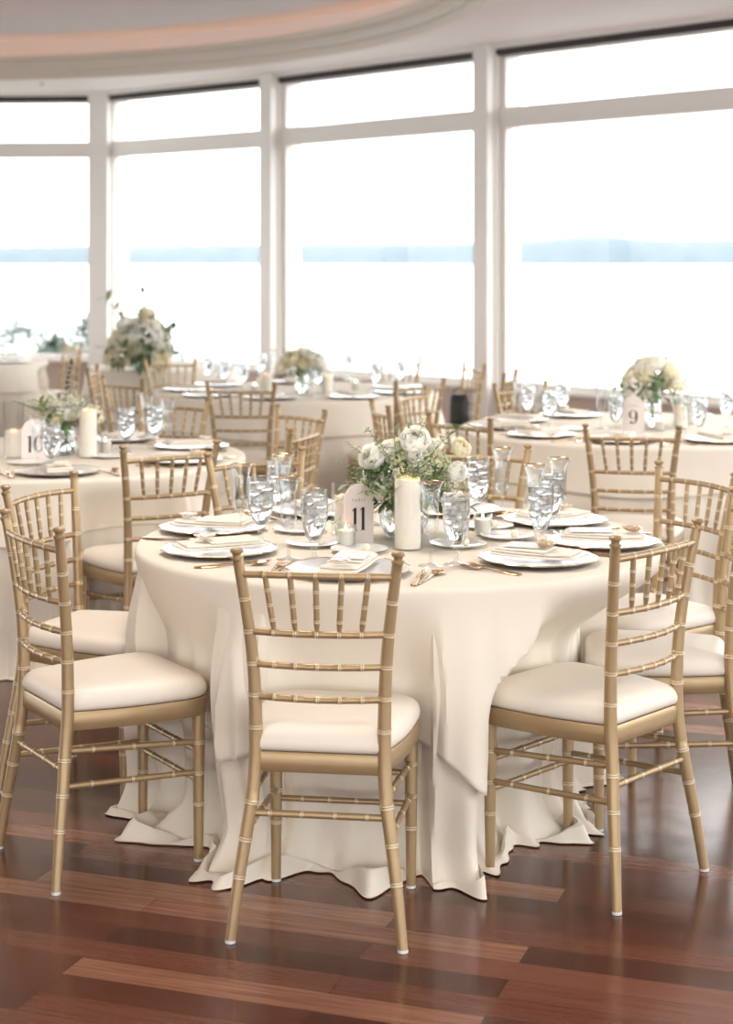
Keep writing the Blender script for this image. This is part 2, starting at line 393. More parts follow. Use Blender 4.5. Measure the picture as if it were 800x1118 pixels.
def cloth_mesh(c, R, seed, nf, hem, lim, N, off=0.0, full=False, pool=None, amp=1.0, edge=.016, low=None):
    rows = []
    ang = [2 * PI * i / N for i in range(N)]
    for q in (.02, .3, .6, .85, .95): rows.append([(R * q * cos(a), R * q * sin(a), ZT + off) for a in ang])
    for k in range(5):
        b = k / 4 * PI / 2
        rows.append([((R - edge + edge * sin(b)) * cos(a), (R - edge + edge * sin(b)) * sin(a), ZT + off - edge + edge * cos(b)) for a in ang])
    K = 46 if full else 30
    for k in range(1, K + 1):
        u = k / K; row = []
        for i, a in enumerate(ang):
            zb = hem(a) if not full else 0.004
            z = ZT - edge + (zb - ZT + edge) * u
            h = ZT - z
            A = (.004 * sstep(0, .12, h) + (.034 * sstep(.05, .75, h) + .022 * sstep(.42, .74, h))) * amp
            v = fold(a, h, seed, nf)
            r = R + .035 * sstep(0, .3, h) + A * v + .012 * noise.noise(Vector((cos(a) * 4, sin(a) * 4, z * 5 + seed))) * sstep(0, .2, h)
            if full: r -= .05 * sstep(.30, .75, h)
            L = lim[i] if not low else lim[i] + (low[i] - lim[i]) * sstep(.0, .36, h)
            if True:
                w = sstep(.015, .235, h)          # the cloth is tucked in by a seat
                tgt = L - .012 - .016 * (1.2 - v) * sstep(.1, .3, h) - (.035 * (1.0 - v) * sstep(.40, .6, h))
                r2 = R * (1 - w) + tgt * w
                r = min(r, r2)
            if full and u > .86 and pool:
                r += pool(a) * sstep(.86, 1.0, u)
                z = max(.004, z * (1 - .35 * sstep(.86, 1, u)))
            r += off + (.014 * sstep(.08, .36, h) if not full else 0)
            row.append((r * cos(a), r * sin(a), z))
        rows.append(row)
    if full and pool:   # the extra length lies on the floor
        base = rows[-1]
        for q in (.2, .4, .6, .8, .92, 1.0):
            row = []
            for i, a in enumerate(ang):
                e = max(.006, pool(a) * .9) * q
                bx, by, bz = base[i]; rr = math.hypot(bx, by)
                zz = .004 + max(0, .030 * sin(min(1, q * 1.15) * PI) * (1 + .8 * sin(19 * a + seed + 2 * q))) * min(1, pool(a) / .05)
                row.append((bx / rr * (rr + e), by / rr * (rr + e), zz))
            rows.append(row)
    m = MB(); m.grid(rows, True, True, False); return m

def table(c, R, keys, name, seed, nf, hem, pool, N, labels, amp=1.0):
    t = empty('round_table', (c[0], c[1], 0), label=labels[0], cat='table', group='round banquet tables')
    m = MB(); m.lathe([(0.001, .70), (R - .03, .70), (R - .025, .705), (R - .025, .725), (R - .03, .73), (.001, .73)], 48); m.build('tabletop', TABLEW, t)
    for k in range(4):
        a = PI / 4 + k * PI / 2; m = MB(); m.tube([(.28 * cos(a), .28 * sin(a), 0), (.28 * cos(a), .28 * sin(a), .70)], .014, 10); m.build('leg', STEEL, t)
    lim = limits(c, R, keys, N); lim2 = limits(c, R, keys, N, {'B': .0}, 5)
    o = cloth_mesh(c, R - .006, seed, nf, None, lim, N, -.004, True, pool, amp).build('tablecloth', CLOTH, loc=(c[0], c[1], 0), label=labels[1], cat='tablecloth', group='floor-length tablecloths')
    o2 = cloth_mesh(c, R, seed, nf, hem, lim2, N, 0.0, False, None, amp, low=limits(c, R, keys, N, {'B': .15}, 4)).build('table_overlay', CLOTH, loc=(c[0], c[1], 0), label=labels[2], cat='table overlay', group='cloth overlays')
    s = o2.modifiers.new('thick', 'SOLIDIFY'); s.thickness = .0016; s.offset = 0
    return t

def bump(a, c, w): # angular bump, degrees
    d = (math.degrees(a) - c + 180) % 360 - 180
    return cos(min(1, abs(d) / (1.4 * w)) * PI / 2)**2
C11 = (.10, 5.17)
hem11 = lambda a: .37 - .15 * bump(a, -73, 12)**1.4 - .07 * bump(a, -128, 22) - .08 * bump(a, 30, 25) - .08 * bump(a, 150, 25) + .015 * sin(9 * a)
pool11 = lambda a: .012 + .016 * (1 + sin(11 * a + 1)) + .012 * sin(29 * a) ** 2 + .075 * bump(a, -150, 11) + .055 * bump(a, -96, 5) + .05 * bump(a, -72, 7) + .07 * bump(a, -40, 8) + .05 * bump(a, -120, 10)
table(C11, .785, 'ABCFGIEJ', 't11', 1.3, 15, hem11, pool11, 720,
      ('round table standing under the number 11 cloth', 'long ivory tablecloth puddling on the floor under the number 11 table', 'ivory overlay cloth with a hanging corner on the number 11 table'))
C10, R10 = (-1.38, 7.42), .86
table(C10, R10, 'DXWQ', 't10', 4.1, 17, lambda a: .53 + .02 * sin(5 * a), lambda a: .03 + .02 * sin(9 * a), 300,
      ('round table standing under the number 10 cloth', 'long ivory tablecloth of the number 10 table at left', 'ivory overlay cloth on the number 10 table at left'))
C9, R9 = (1.39, 8.65), .93
table(C9, R9, 'LKSUZ', 't9', 2.2, 17, lambda a: .55 + .015 * sin(5 * a + 1), lambda a: .03 + .02 * sin(9 * a), 300,
      ('round table standing under the number 9 cloth', 'long ivory tablecloth of the number 9 table at right', 'ivory overlay cloth on the number 9 table at right'), .8)
C12, R12 = (-.45, 11.15), .91
table(C12, R12, ['R', 'T', 'AA', 'Y', 'BB', 'P', 'N', 'O'], 't12', 5.5, 17, lambda a: .54 + .015 * sin(5 * a + 1), lambda a: .03 + .02 * sin(9 * a), 240,
      ('round table standing under the cloth by the middle window', 'long ivory tablecloth of the table before the middle window', 'ivory overlay cloth on the table before the middle window'), .8)
C13, R13 = (-1.62, 13.75), .60
table(C13, R13, [], 't13', 3.5, 17, lambda a: .54 + .015 * sin(5 * a + 1), lambda a: .03 + .02 * sin(9 * a), 200,
      ('round table standing under the large flower arrangement', 'long ivory tablecloth under the large flower arrangement', 'ivory overlay cloth under the large flower arrangement'), .8)
C14, R14 = (-3.52, 14.5), .84
table(C14, R14, ['M'], 't14', 6.5, 17, lambda a: .54 + .015 * sin(5 * a + 1), lambda a: .03 + .02 * sin(9 * a), 200,
      ('round table standing under the cloth at the far left window', 'long ivory tablecloth of the far left table', 'ivory overlay cloth on the far left table'), .8)

# ---------------------------------------------------------------- tableware
def scallop(m, prof, n, amp, k, cap=True):
    rows = []
    for r, z, w in prof:
        rows.append([(r * (1 + w * amp * (abs(sin(k * PI * j / n)) - .5)) * cos(2 * PI * j / n), r * (1 + w * amp * (abs(sin(k * PI * j / n)) - .5)) * sin(2 * PI * j / n), z) for j in range(n)])
    m.grid(rows, True, cap, cap)
def mk_charger():
    t = empty('charger_plate', cat='charger plate')
    m = MB(); scallop(m, [(.02, .004, 0), (.085, .004, 0), (.105, .006, 0), (.150, .0125, 0), (.163, .0155, 1), (.1635, .0170, 1), (.160, .0175, 1), (.148, .0150, 0), (.104, .0085, 0), (.085, .0065, 0), (.02, .0062, 0)], 120, .035, 12); m.build('plate_body', CHARG, t)
    m = MB(); scallop(m, [(.1622, .0174, 1), (.1648, .0158, 1), (.1652, .0170, 1), (.1635, .0184, 1), (.1622, .0174, 1)], 120, .035, 12, False); m.build('rim', RIMG, t)
    m = MB(); m.lathe([(.001, 0), (.085, 0), (.100, .0022), (.148, .0100), (.148, .0112), (.100, .0045), (.085, .0035), (.001, .0035)], 48); m.build('base', SLATE, t)
    return t
CHARGER = Proto(mk_charger)
def mk_dinner():
    t = empty('side_plate', cat='side plate')
    m = MB(); m.lathe([(.001, 0), (.040, 0), (.044, .002), (.070, .0085), (.0815, .0125), (.0820, .0138), (.080, .0142), (.066, .0100), (.045, .0045), (.001, .0040)], 48); m.build('plate_body', CHINA, t)
    return t
BREAD = Proto(mk_dinner)
def mk_butter():
    m = MB(); m.lathe([(0.001, 0), (.007, .0005), (.0105, .006), (.0108, .012), (.0085, .018), (.004, .0212), (.001, .0215)], 16)
    o = m.build('butter_ball', BUTTER, cat='butter'); return o
BUTTERB = Proto(mk_butter)

def soft_box(m, lx, ly, z0, z1, r=.006, bend=0, nx=10, ny=6, seed=0, cx=0, cy=0, wob=.0015):
    """a rounded flat slab of folded cloth"""
    rows = []
    def pt(u, v, z):
        x = cx + (u - .5) * lx; y = cy + (v - .5) * ly
        zz = z + bend * (u - .5)**2 * 4 + wob * noise.noise(Vector((x * 25, y * 25, seed)))
        return (x + .002 * noise.noise(Vector((y * 30, z * 50, seed))), y + .002 * noise.noise(Vector((x * 20, seed, z * 90))), zz)
    prof = [(0.0, 1), (.25, .3), (.5, 0), (.75, .3), (1, 1)]
    per = []
    for i in range(nx): per.append((i / nx, 0))
    for i in range(ny): per.append((1, i / ny))
    for i in range(nx): per.append((1 - i / nx, 1))
    for i in range(ny): per.append((0, 1 - i / ny))
    def inset(u, v, d): return (.5 + (u - .5) * (1 - 2 * d / lx), .5 + (v - .5) * (1 - 2 * d / ly))
    rings = [(.5 * ly * .9, z0), (.012, z0), (.0025, z0 + (z1 - z0) * .12), (0, (z0 + z1) / 2), (.0025, z0 + (z1 - z0) * .88), (.012, z1), (.5 * ly * .5, z1), (.5 * ly * .9, z1)]
    for d, z in rings: rows.append([pt(*inset(u, v, d), z) for u, v in per])
    m.grid(rows, True, True, True)
def mk_napkin():
    t = empty('folded_napkin', cat='napkin')
    m = MB(); soft_box(m, .245, .105, 0, .009, bend=.004, seed=1); m.build('lower_fold', NAPKIN, t)
    m = MB(); soft_box(m, .232, .100, .009, .017, bend=.003, seed=5, cx=-.005); m.build('middle_fold', NAPKIN, t)
    m = MB(); soft_box(m, .150, .097, .017, .024, bend=.001, seed=9, cx=-.035); m.build('upper_fold', NAPKIN, t)
    return t
NAP = Proto(mk_napkin)
def mk_card():
    t = empty('menu_card', cat='menu card')
    m = MB(); m.box((-.062, -.044, 0), (.062, .044, .0012)); m.build('card_sheet', PAPER, t, smooth=False)
    m = MB()
    for y, w in ((0.006, .008), (-.004, .014), (.016, .004)): m.box((-.03 - y, -w, .0012), (-.0288 - y, w, .0014))
    m.build('printed_lines', GREYINK, t, smooth=False)
    return t
CARD = Proto(mk_card)
def shell_rows(sc=1.0, z=0, seed=0):
    rows = []
    for k in range(8):
        q = k / 7; row = []
        for j in range(32):
            a = 2 * PI * j / 32
            rr = (.026 + .006 * cos(a)) * (1 + .06 * sin(5 * a + seed) + .04 * sin(9 * a)) * q * sc
            row.append((rr * cos(a) * 1.15, rr * sin(a) * .95, z + .012 * q * q * sc + .0012 * sin(7 * a + seed) * q))
        rows.append(row)
    return rows
def mk_shell(mat, nm):
    def f():
        t = empty('oyster_shell', cat='shell')
        m = MB(); r = shell_rows(); r2 = [[(x * .99, y * .99, z + .0022) for x, y, z in row] for row in r]
        m.grid(r, True, True, False); m.grid(r2, True, True, False)
        m.grid([r[-1], r2[-1]], True); m.build('shell_body', mat, t)
        m = MB(); m.tube([Vector(p) + Vector((0, 0, .001)) for p in r[-1]] + [Vector(r[-1][0]) + Vector((0, 0, .001))], .0014, 6); m.build('gilded_edge', RIMG, t)
        return t
    return f
SHW = Proto(mk_shell(SHELL, 'w')); SHB = Proto(mk_shell(SHELLB, 'b'))
SH2 = Proto(mk_shell(simple('mottled_shell', (.72, .62, .50), .35, var=.25, vscale=70), 'm'))

def flat_strip(m, pts, th=.0016):
    """pts: (y, halfwidth, z) along y"""
    rows = []
    for y, w, z in pts: rows.append([(-w, y, z), (-w * .7, y, z + th), (w * .7, y, z + th), (w, y, z), (w * .6, y, z - th * .4), (-w * .6, y, z - th * .4)])
    m.grid(rows, True, True, True)
def mk_fork():
    t = empty('gold_fork', cat='fork')
    m = MB(); flat_strip(m, [(-.10, .003, .002), (-.095, .0085, .002), (-.07, .0070, .002), (-.04, .0040, .0030), (0, .0026, .006), (.025, .0030, .007), (.034, .010, .0055), (.045, .0118, .004), (.052, .0118, .0035)])
    m.build('handle', CUTL, t)
    for k in (-1.5, -.5, .5, 1.5):
        m = MB(); m.tube([(k * .0058, .050, .0045), (k * .0060, .070, .004), (k * .0060, .088, .007), (k * .0058, .097, .011)], [.0016, .0015, .0012, .0006], 6); m.build('tine', CUTL, t)
    return t
def mk_knife():
    t = empty('gold_knife', cat='knife')
    m = MB(); flat_strip(m, [(-.115, .003, .003), (-.11, .0085, .003), (-.07, .0068, .003), (-.02, .0050, .003), (-.01, .0058, .003)], .0028); m.build('handle', CUTL, t)
    m = MB(); flat_strip(m, [(-.012, .0050, .003), (.0, .0085, .003), (.05, .0095, .003), (.09, .0085, .003), (.112, .0040, .003), (.118, .0008, .003)], .0011); m.build('blade', CUTL, t)
    return t
def mk_spoon():
    t = empty('gold_spoon', cat='spoon')
    m = MB(); flat_strip(m, [(-.10, .003, .002), (-.095, .0085, .002), (-.07, .0068, .002), (-.04, .0040, .003), (0, .0026, .006), (.033, .0032, .0065), (.040, .005, .0055)]); m.build('handle', CUTL, t)
    m = MB(); rows = []
    for k in range(7):
        q = (k + .15) / 6.15; rows.append([(.0175 * q * cos(2 * PI * j / 24), .066 + .028 * q * sin(2 * PI * j / 24), .0015 + .007 * q * q) for j in range(24)])
    rows += [[(x * .97, .066 + (y - .066) * .97, z + .0015) for x, y, z in r] for r in rows[::-1]]
    m.grid(rows, True, True, True); m.build('bowl', CUTL, t)
    return t
FORK, KNIFE, SPOON = Proto(mk_fork), Proto(mk_knife), Proto(mk_spoon)

GOB_OUT = [(.001, 0), (.034, 0), (.0355, .0015), (.034, .0035), (.018, .0075), (.0075, .012), (.0058, .020), (.0075, .030), (.0092, .034), (.0075, .038), (.0065, .044), (.010, .050), (.018, .058), (.027, .075), (.0340, .100), (.0375, .125), (.0385, .150), (.0375, .175), (.0365, .1965)]
GOB_IN = [(.0372, .1975), (.0355, .1965), (.0362, .175), (.0371, .150), (.0361, .125), (.0326, .100), (.0255, .075), (.016, .060), (.006, .0555), (.001, .055)]
def mk_goblet():
    t = empty('water_goblet', cat='water glass')
    m = MB(); m.lathe(GOB_OUT + GOB_IN, 36); m.build('glass_body', GLASS, t)
    m = MB(); m.lathe([(.001, .0555), (.0055, .0560), (.0155, .0605), (.0250, .0755), (.0320, .1003), (.0355, .125), (.0365, .150), (.0357, .180), (.030, .1815), (.001, .1815)], 36); m.build('water', WATER, t)
    rnd = random.Random(4)
    for k in range(8):
        m = MB(); s = .0105 + .003 * rnd.random()
        M = Matrix.Translation((.016 * cos(k * 2.4), .016 * sin(k * 2.4), .174 - .0095 * k)) @ Matrix.Rotation(rnd.random() * 3, 4, 'X') @ Matrix.Rotation(rnd.random() * 3, 4, 'Z')
        bm = bmesh.new(); bmesh.ops.create_cube(bm, size=2 * s); bmesh.ops.bevel(bm, geom=bm.edges[:] + bm.verts[:], offset=s * .35, segments=2, affect='EDGES')
        for v in bm.verts: v.co *= 1 + .12 * noise.noise(v.co * 120)
        bm.transform(M); me = bpy.data.meshes.new('ice_cube'); bm.to_mesh(me); bm.free(); me.materials.append(ICE)
        me.polygons.foreach_set('use_smooth', [True] * len(me.polygons))
        o = bpy.data.objects.new('ice_cube', me); C.objects.link(o); o.parent = t
    return t
GOBLET = Proto(mk_goblet)
def mk_flute():
    t = empty('champagne_flute', cat='champagne flute')
    out = [(.001, 0), (.033, 0), (.0345, .0012), (.032, .003), (.015, .006), (.0050, .010), (.0038, .030), (.0036, .060), (.0042, .078), (.008, .084), (.016, .092), (.0215, .105), (.0225, .120), (.0220, .150), (.0235, .185), (.0280, .212), (.0335, .2285)]
    inn = [(.0335, .2300), (.0322, .2287), (.0268, .212), (.0223, .185), (.0208, .150), (.0213, .120), (.0200, .106), (.0140, .0945), (.005, .0905), (.001, .090)]
    m = MB(); m.lathe(out + inn, 36); m.build('glass_body', GLASS, t)
    m = MB(); m.lathe([(.0333, .2278), (.0343, .2298), (.0333, .2308), (.0322, .2298), (.0333, .2278)], 36); m.build('gold_rim', RIMG, t)
    return t
FLUTE = Proto(mk_flute)

def flame(parent, z, s=1.0, loc=(0, 0)):
    m = MB(); m.lathe([(.0008, 0), (.0036, .004), (.0046, .009), (.0036, .016), (.0015, .023), (.0003, .028)], 12); o = m.build('flame', FLAME, parent); o.location = (loc[0], loc[1], z); o.scale = (s, s, s)
def mk_pillar(r, h, wob):
    def f():
        t = empty('pillar_candle', cat='candle')
        m = MB(); rows = []
        for rr, z in [(.001, 0), (r, 0), (r, h * .3), (r, h * .7), (r * .995, h - .012), (r * .96, h - .003), (r * .86, h), (r * .74, h - .012), (r * .60, h - .034), (r * .35, h - .042), (.001, h - .043)]:
            rows.append([(rr * cos(2 * PI * j / 36), rr * sin(2 * PI * j / 36), z + (wob * (noise.noise(Vector((cos(2 * PI * j / 36) * 1.5, sin(2 * PI * j / 36) * 1.5, 2))) if z > h * .8 else 0))) for j in range(36)])
        m.grid(rows, True, True, True); m.build('wax_body', WAX, t)
        m = MB(); m.tube([(0, 0, h - .044), (.001, 0, h - .036), (.002, 0, h - .031)], .0012, 6); m.build('wick', WICK, t)
        flame(t, h - .033, .9)
        return t
    return f
BIGC = Proto(mk_pillar(.0375, .200, .010)); SMALLC = Proto(mk_pillar(.033, .112, .006))
def mk_cyl(r, h):
    def f():
        t = empty('hurricane_glass', cat='glass candle holder')
        m = MB(); m.lathe([(.001, 0), (r, 0), (r, .004), (r, h), (r - .0012, h + .001), (r - .0024, h), (r - .0024, .005), (.001, .005)], 40); m.build('glass_cylinder', THING, t)
        return t
    return f
HURB = Proto(mk_cyl(.0430, .238)); HURS = Proto(mk_cyl(.0430, .155))
def mk_votive():
    t = empty('votive_glass', cat='votive holder')
    m = MB(); m.lathe([(.001, 0), (.0235, 0), (.025, .004), (.0295, .066), (.0288, .0675), (.0278, .066), (.0238, .007), (.001, .007)], 28); m.build('glass_cup', GLASS, t)
    return t
def mk_tea():
    t = empty('votive_candle', cat='candle')
    m = MB(); m.lathe([(.001, 0), (.0228, 0), (.0262, .043), (.025, .045), (.012, .043), (.001, .042)], 28); m.build('wax_body', WAX, t)
    m = MB(); m.tube([(0, 0, .042), (.001, 0, .050)], .001, 6); m.build('wick', WICK, t)
    flame(t, .046, .6); return t
VOT, TEA = Proto(mk_votive), Proto(mk_tea)

# table number cards
def digit(ch, m, x, w, h, z=0, th=.0006):
    """high-contrast serif numerals standing in the xz plane, front at -y"""
    def poly(pts):
        n = len(pts); m.add([(x + px_, -th, z + pz) for px_, pz in pts] + [(x + px_, 0, z + pz) for px_, pz in pts], [list(range(n)), list(range(2 * n - 1, n - 1, -1))] + [[i, n + i, n + (i + 1) % n, (i + 1) % n] for i in range(n)])
    def ring(cx, cz, ro, zo, ri, zi, a0=0, a1=2 * PI, N=36):
        A = [a0 + (a1 - a0) * i / N for i in range(N + 1)]
        for i in range(N):
            a, b = A[i], A[i + 1]
            poly([(cx + ro * cos(a), cz + zo * sin(a)), (cx + ro * cos(b), cz + zo * sin(b)), (cx + ri * cos(b), cz + zi * sin(b)), (cx + ri * cos(a), cz + zi * sin(a))])
    if ch == '1':
        s = w * .135
        poly([(-s, 0), (s, 0), (s, h), (-s, h * .985)])
        poly([(-s * 2.1, 0), (s * 2.1, 0), (s, h * .03), (-s, h * .03)])
        poly([(-s, h * .985), (-s * 2.3, h * .88), (-s * 2.2, h * .86), (-s, h * .92)])
        poly([(-s * 2.1, 0), (s * 2.1, 0), (s * 2.1, h * .008), (-s * 2.1, h * .008)])
    if ch == '0':
        ring(0, h * .5, w * .42, h * .5, w * .22, h * .475)
    if ch == '9':
        ring(0, h * .69, w * .42, h * .31, w * .23, h * .285)
        ring(-w * .05, h * .5, w * .47, h * .5, w * .28, h * .475, -PI * .5, PI * .15, 20)
        ring(-w * .16, h * .115, w * .14, h * .09, .0001, .0001)
def sign(num, loc, rz, label):
    t = empty('table_number_card', loc, rz, cat='table number card', label=label)
    w, h, th = .055, .178, .0025
    pts = [(-w, 0), (w, 0)] + [(w * cos(a), h - w + w * sin(a)) for a in [PI * i / 24 for i in range(25)]]
    m = MB(); n = len(pts)
    m.add([(x, -th, z) for x, z in pts] + [(x, th, z) for x, z in pts], [list(range(n)), list(range(2 * n - 1, n - 1, -1))] + [[i, n + i, n + (i + 1) % n, (i + 1) % n] for i in range(n)])
    m.build('arched_card', SIGNP, t, smooth=False)
    m = MB()
    if num == '11': digit('1', m, -.014, .036, .068, .040); digit('1', m, .016, .036, .068, .040)
    elif num == '10': digit('1', m, -.020, .036, .068, .040); digit('0', m, .017, .050, .068, .040)
    else: digit('9', m, 0, .050, .068, .040)
    o = m.build('printed_number', INK, t, smooth=False); o.location = (0, -th, 0)
    cu = bpy.data.curves.new('printed_word', 'FONT'); cu.body = 'TABLE'; cu.size = .0125; cu.space_character = 1.6; cu.align_x = 'CENTER'; cu.extrude = .0002
    tmp = bpy.data.objects.new('tmp', cu); me = bpy.data.meshes.new_from_object(tmp); bpy.data.objects.remove(tmp); me.materials.clear(); me.materials.append(GREYINK)
    o = bpy.data.objects.new('printed_word', me); C.objects.link(o); o.parent = t
    o.rotation_euler = (PI / 2, 0, 0); o.location = (0, -th - .0002, .126)
    m = MB(); m.box((-.03, th, 0), (.03, .045, .003)); m.box((-.03, th, 0), (.03, th + .002, .05)); m.build('card_stand', SIGNP, t, smooth=False)
    return t

# ---------------------------------------------------------------- flowers
def rose(name, R, mat, parent, loc, dirv, seed, layers=6, nu=6, nv=6):
    """cupped petals wrapped in shells around the bloom's axis"""
    rnd = random.Random(seed); m = MB()
    z = Vector(dirv).normalized(); x = z.orthogonal().normalized(); y = z.cross(x)
    for L in range(layers):
        q = (L + .5) / layers; n = (3, 4, 5, 5, 6, 6, 7)[L]
        for j in range(n):
            a0 = 2 * PI * (j + .5 * (L % 2)) / n + rnd.uniform(-.2, .2); half = PI / n * rnd.uniform(1.25, 1.5)
            r0 = R * (.16 + .80 * q); top = math.radians(16 + 58 * q * q + rnd.uniform(-5, 5)); rows = []
            wr = rnd.uniform(0, 6)
            for i in range(nv):
                v = i / (nv - 1); th = math.radians(155) * (1 - v) + top * v; row = []
                for k in range(nu):
                    u = k / (nu - 1) * 2 - 1
                    aw = half * u * (.55 + .45 * sin(PI * min(1, v * .75 + .2)))
                    rr = r0 * (1 + (.05 + .10 * q) * v**3 + .03 * u * (j % 2 - .5) + .025 * sin(wr + 3 * u + 2 * v)) - .02 * R * (1 - abs(u))
                    t2 = th + math.radians(13) * u * u * v * v
                    zz = cos(t2) * rr * (.92 if q > .5 else 1.05) + (1 - q) * R * .12
                    row.append((x * cos(a0 + aw) + y * sin(a0 + aw)) * (sin(t2) * rr) + z * zz)
                rows.append(row)
            m.grid(rows, False)
    o = m.build(name, mat, parent); o.location = loc; return o
def leaf(m, p, d, up, l, w, mi=0, droop=.2):
    d = d.normalized(); s = d.cross(up)
    if s.length < 1e-4: s = d.orthogonal()
    s.normalize(); n = s.cross(d)
    A, Bv, Cc = [], [], []
    for i in range(6):
        t = i / 5; ww = w * sin(PI * min(1, t * .93 + .05))**.8 * .5
        b = p + d * l * t - n * (droop * l * t * t)
        A.append(b - s * ww + n * ww * .25); Bv.append(b); Cc.append(b + s * ww + n * ww * .25)
    m.grid([A, Bv, Cc], False, mi=mi)
def spray(name, mats, parent, loc, dirs, rnd, kind, L, n, lw, ll):
    """a foliage sprig: stem with leaves (fern, leafy) or buds"""
    m = MB(); up0 = Vector((0, 0, 1))
    for d in dirs:
        d = Vector(d).normalized(); pts = []; Ls = L * rnd.uniform(.8, 1.15)
        bend = Vector((rnd.uniform(-.3, .3), rnd.uniform(-.3, .3), rnd.uniform(-.45, .1)))
        for i in range(7):
            t = i / 6; pts.append(d * Ls * t + bend * Ls * t * t * .5)
        m.tube(pts, [.0016 * (1 - .6 * i / 6) for i in range(7)], 5, 0)
        for i in range(n):
            t = .25 + .75 * i / (n - 1) if n > 1 else 1; k = t * 6; i0 = min(5, int(k)); p = pts[i0].lerp(pts[i0 + 1], k - i0)
            tg = (pts[i0 + 1] - pts[i0]).normalized(); s = tg.cross(up0).normalized() if tg.cross(up0).length > .01 else Vector((1, 0, 0))
            if kind == 'fern':
                for sg in (-1, 1):
                    leaf(m, p, tg * .6 + s * sg, up0, ll * (1.1 - .6 * t), lw, 1)
            elif kind == 'leafy':
                a = i * 2.4; q = s * cos(a) + tg.cross(s) * sin(a)
                leaf(m, p, tg * .7 + q, up0, ll * rnd.uniform(.7, 1.2), lw, 1)
            else:
                for _ in range(3):
                    q = p + Vector((rnd.uniform(-1, 1), rnd.uniform(-1, 1), rnd.uniform(-1, 1))) * .012
                    r = rnd.uniform(.0024, .0044)
                    m.tube([p, q], .0005, 3, 0)
                    m.lathe([(.0001, -r), (r * .8, -r * .5), (r, 0), (r * .7, r * .6), (.0001, r)], 6, q, mi=1)
        if kind == 'fern': leaf(m, pts[-1], d, up0, ll * .6, lw, 1)
    o = m.build(name, mats, parent); o.location = loc; return o
def hydrangea(parent, R, loc, seed, mat):
    rnd = random.Random(seed); m = MB(); n_ = 110
    for i in range(n_):
        zz = 1 - 1.6 * (i + .5) / n_; a = i * 2.39996; rr = math.sqrt(max(0, 1 - zz * zz)); n = Vector((rr * cos(a), rr * sin(a), zz))
        n = (n + Vector((rnd.uniform(-.3, .3), rnd.uniform(-.3, .3), rnd.uniform(-.3, .3)))).normalized()
        p = n * R * rnd.uniform(.82, 1.02); x = n.orthogonal().normalized(); y = n.cross(x)
        for k in range(4):
            b = PI / 2 * k + i; d = x * cos(b) + y * sin(b); leaf(m, p, d + n * .25, n, R * .17, R * .19, 0, -.1)
    for i in range(14):
        a = i * 2.4; m.tube([(0, 0, -R * .9), (R * .4 * cos(a), R * .4 * sin(a), -R * .1), (R * .8 * cos(a), R * .8 * sin(a), R * (.5 - .09 * (i % 9)))], .0015, 4, 1)
    o = m.build('hydrangea', [mat, STEM], parent); o.location = loc; return o
GREENISH = petal_mat('pale_green_petal', (.70, .72, .48))
def arrangement(loc, label, seed, roses, W=1.0, extra=None, ferns=4, leafy=10, buds=10, hyd=(), Hs=1.0, palette=None):
    """loc: table point; heights measured from the table"""
    rnd = random.Random(seed); t = empty('flower_arrangement', loc, cat='flowers', label=label, group='white and green floral centrepieces')
    zc = .135 * Hs
    for i, (x, y, z, r, mt, d) in enumerate(roses): rose('rose', r, mt, t, (x, y, z), d, seed * 7 + i)
    for i, (x, y, z, r, mt) in enumerate(hyd): hydrangea(t, r, (x, y, z), seed + i, mt)
    def dirs(n, zlo, zhi):
        return [(cos(a), sin(a), rnd.uniform(zlo, zhi)) for a in [rnd.uniform(0, 2 * PI) for _ in range(n)]]
    for i in range(ferns): spray('fern_frond', [STEM, (LEAFD, LEAF)[i % 2]], t, (0, 0, zc), dirs(1, .0, .9), rnd, 'fern', .19 * W, 9, .010 * W, .040 * W)
    for i in range(leafy): spray('leafy_sprig', [STEM, (LEAF, LEAFD, LEAFP)[i % 3]], t, (rnd.uniform(-.03, .03), rnd.uniform(-.03, .03), zc - .02), dirs(2, -.15, 1.4), rnd, 'leafy', .15 * W, 10, .017 * W, .042 * W)
    for i in range(buds): spray('filler_blossom', [LEAFP, (BUD, PETAL)[i % 2]], t, (rnd.uniform(-.02, .02), rnd.uniform(-.02, .02), zc), dirs(2, .05, 1.3), rnd, 'bud', .165 * W, 9, 0, 0)
    for n, kind, mt, d, L, ll, lw, cnt in (extra or ()):
        q = Vector(d).normalized() * .035 * Hs
        spray(n, [STEM, mt], t, (q.x, q.y, zc + .01 + q.z), [d], rnd, kind, L, cnt, lw, ll)
    m = MB()
    for i in range(9):
        a = 2 * PI * i / 9; m.tube([(.012 * cos(a), .012 * sin(a), zc), (.004 * cos(a + 1), .004 * sin(a + 1), .07), (.038 * cos(a + PI), .038 * sin(a + PI), .012)], .0018, 5)
    m.build('stems', STEM, t)
    return t
def bowl_vase(loc, label, r=.075, h=.125):
    t = empty('glass_vase', loc, cat='vase', label=label, group='clear glass flower vases')
    o = [(.001, 0), (r * .55, 0), (r * .78, h * .12), (r * .98, h * .38), (r, h * .55), (r * .93, h * .78), (r * .80, h)]
    i = [(q - .003, z + (.004 if z < h * .1 else 0)) for q, z in o[::-1] if q > .01] + [(.001, .005)]
    m = MB(); m.lathe(o + i, 36); m.build('glass_bowl', GLASS, t)
    m = MB(); m.lathe([(.001, .006)] + [(q - .0042, max(z, .0062)) for q, z in o[1:6]] + [(.001, h * .78)], 36); m.build('water', refr('vase_water', (.97, 1, .98), 1.33), t)
    return t

Z = Vector((0, 0, 1))
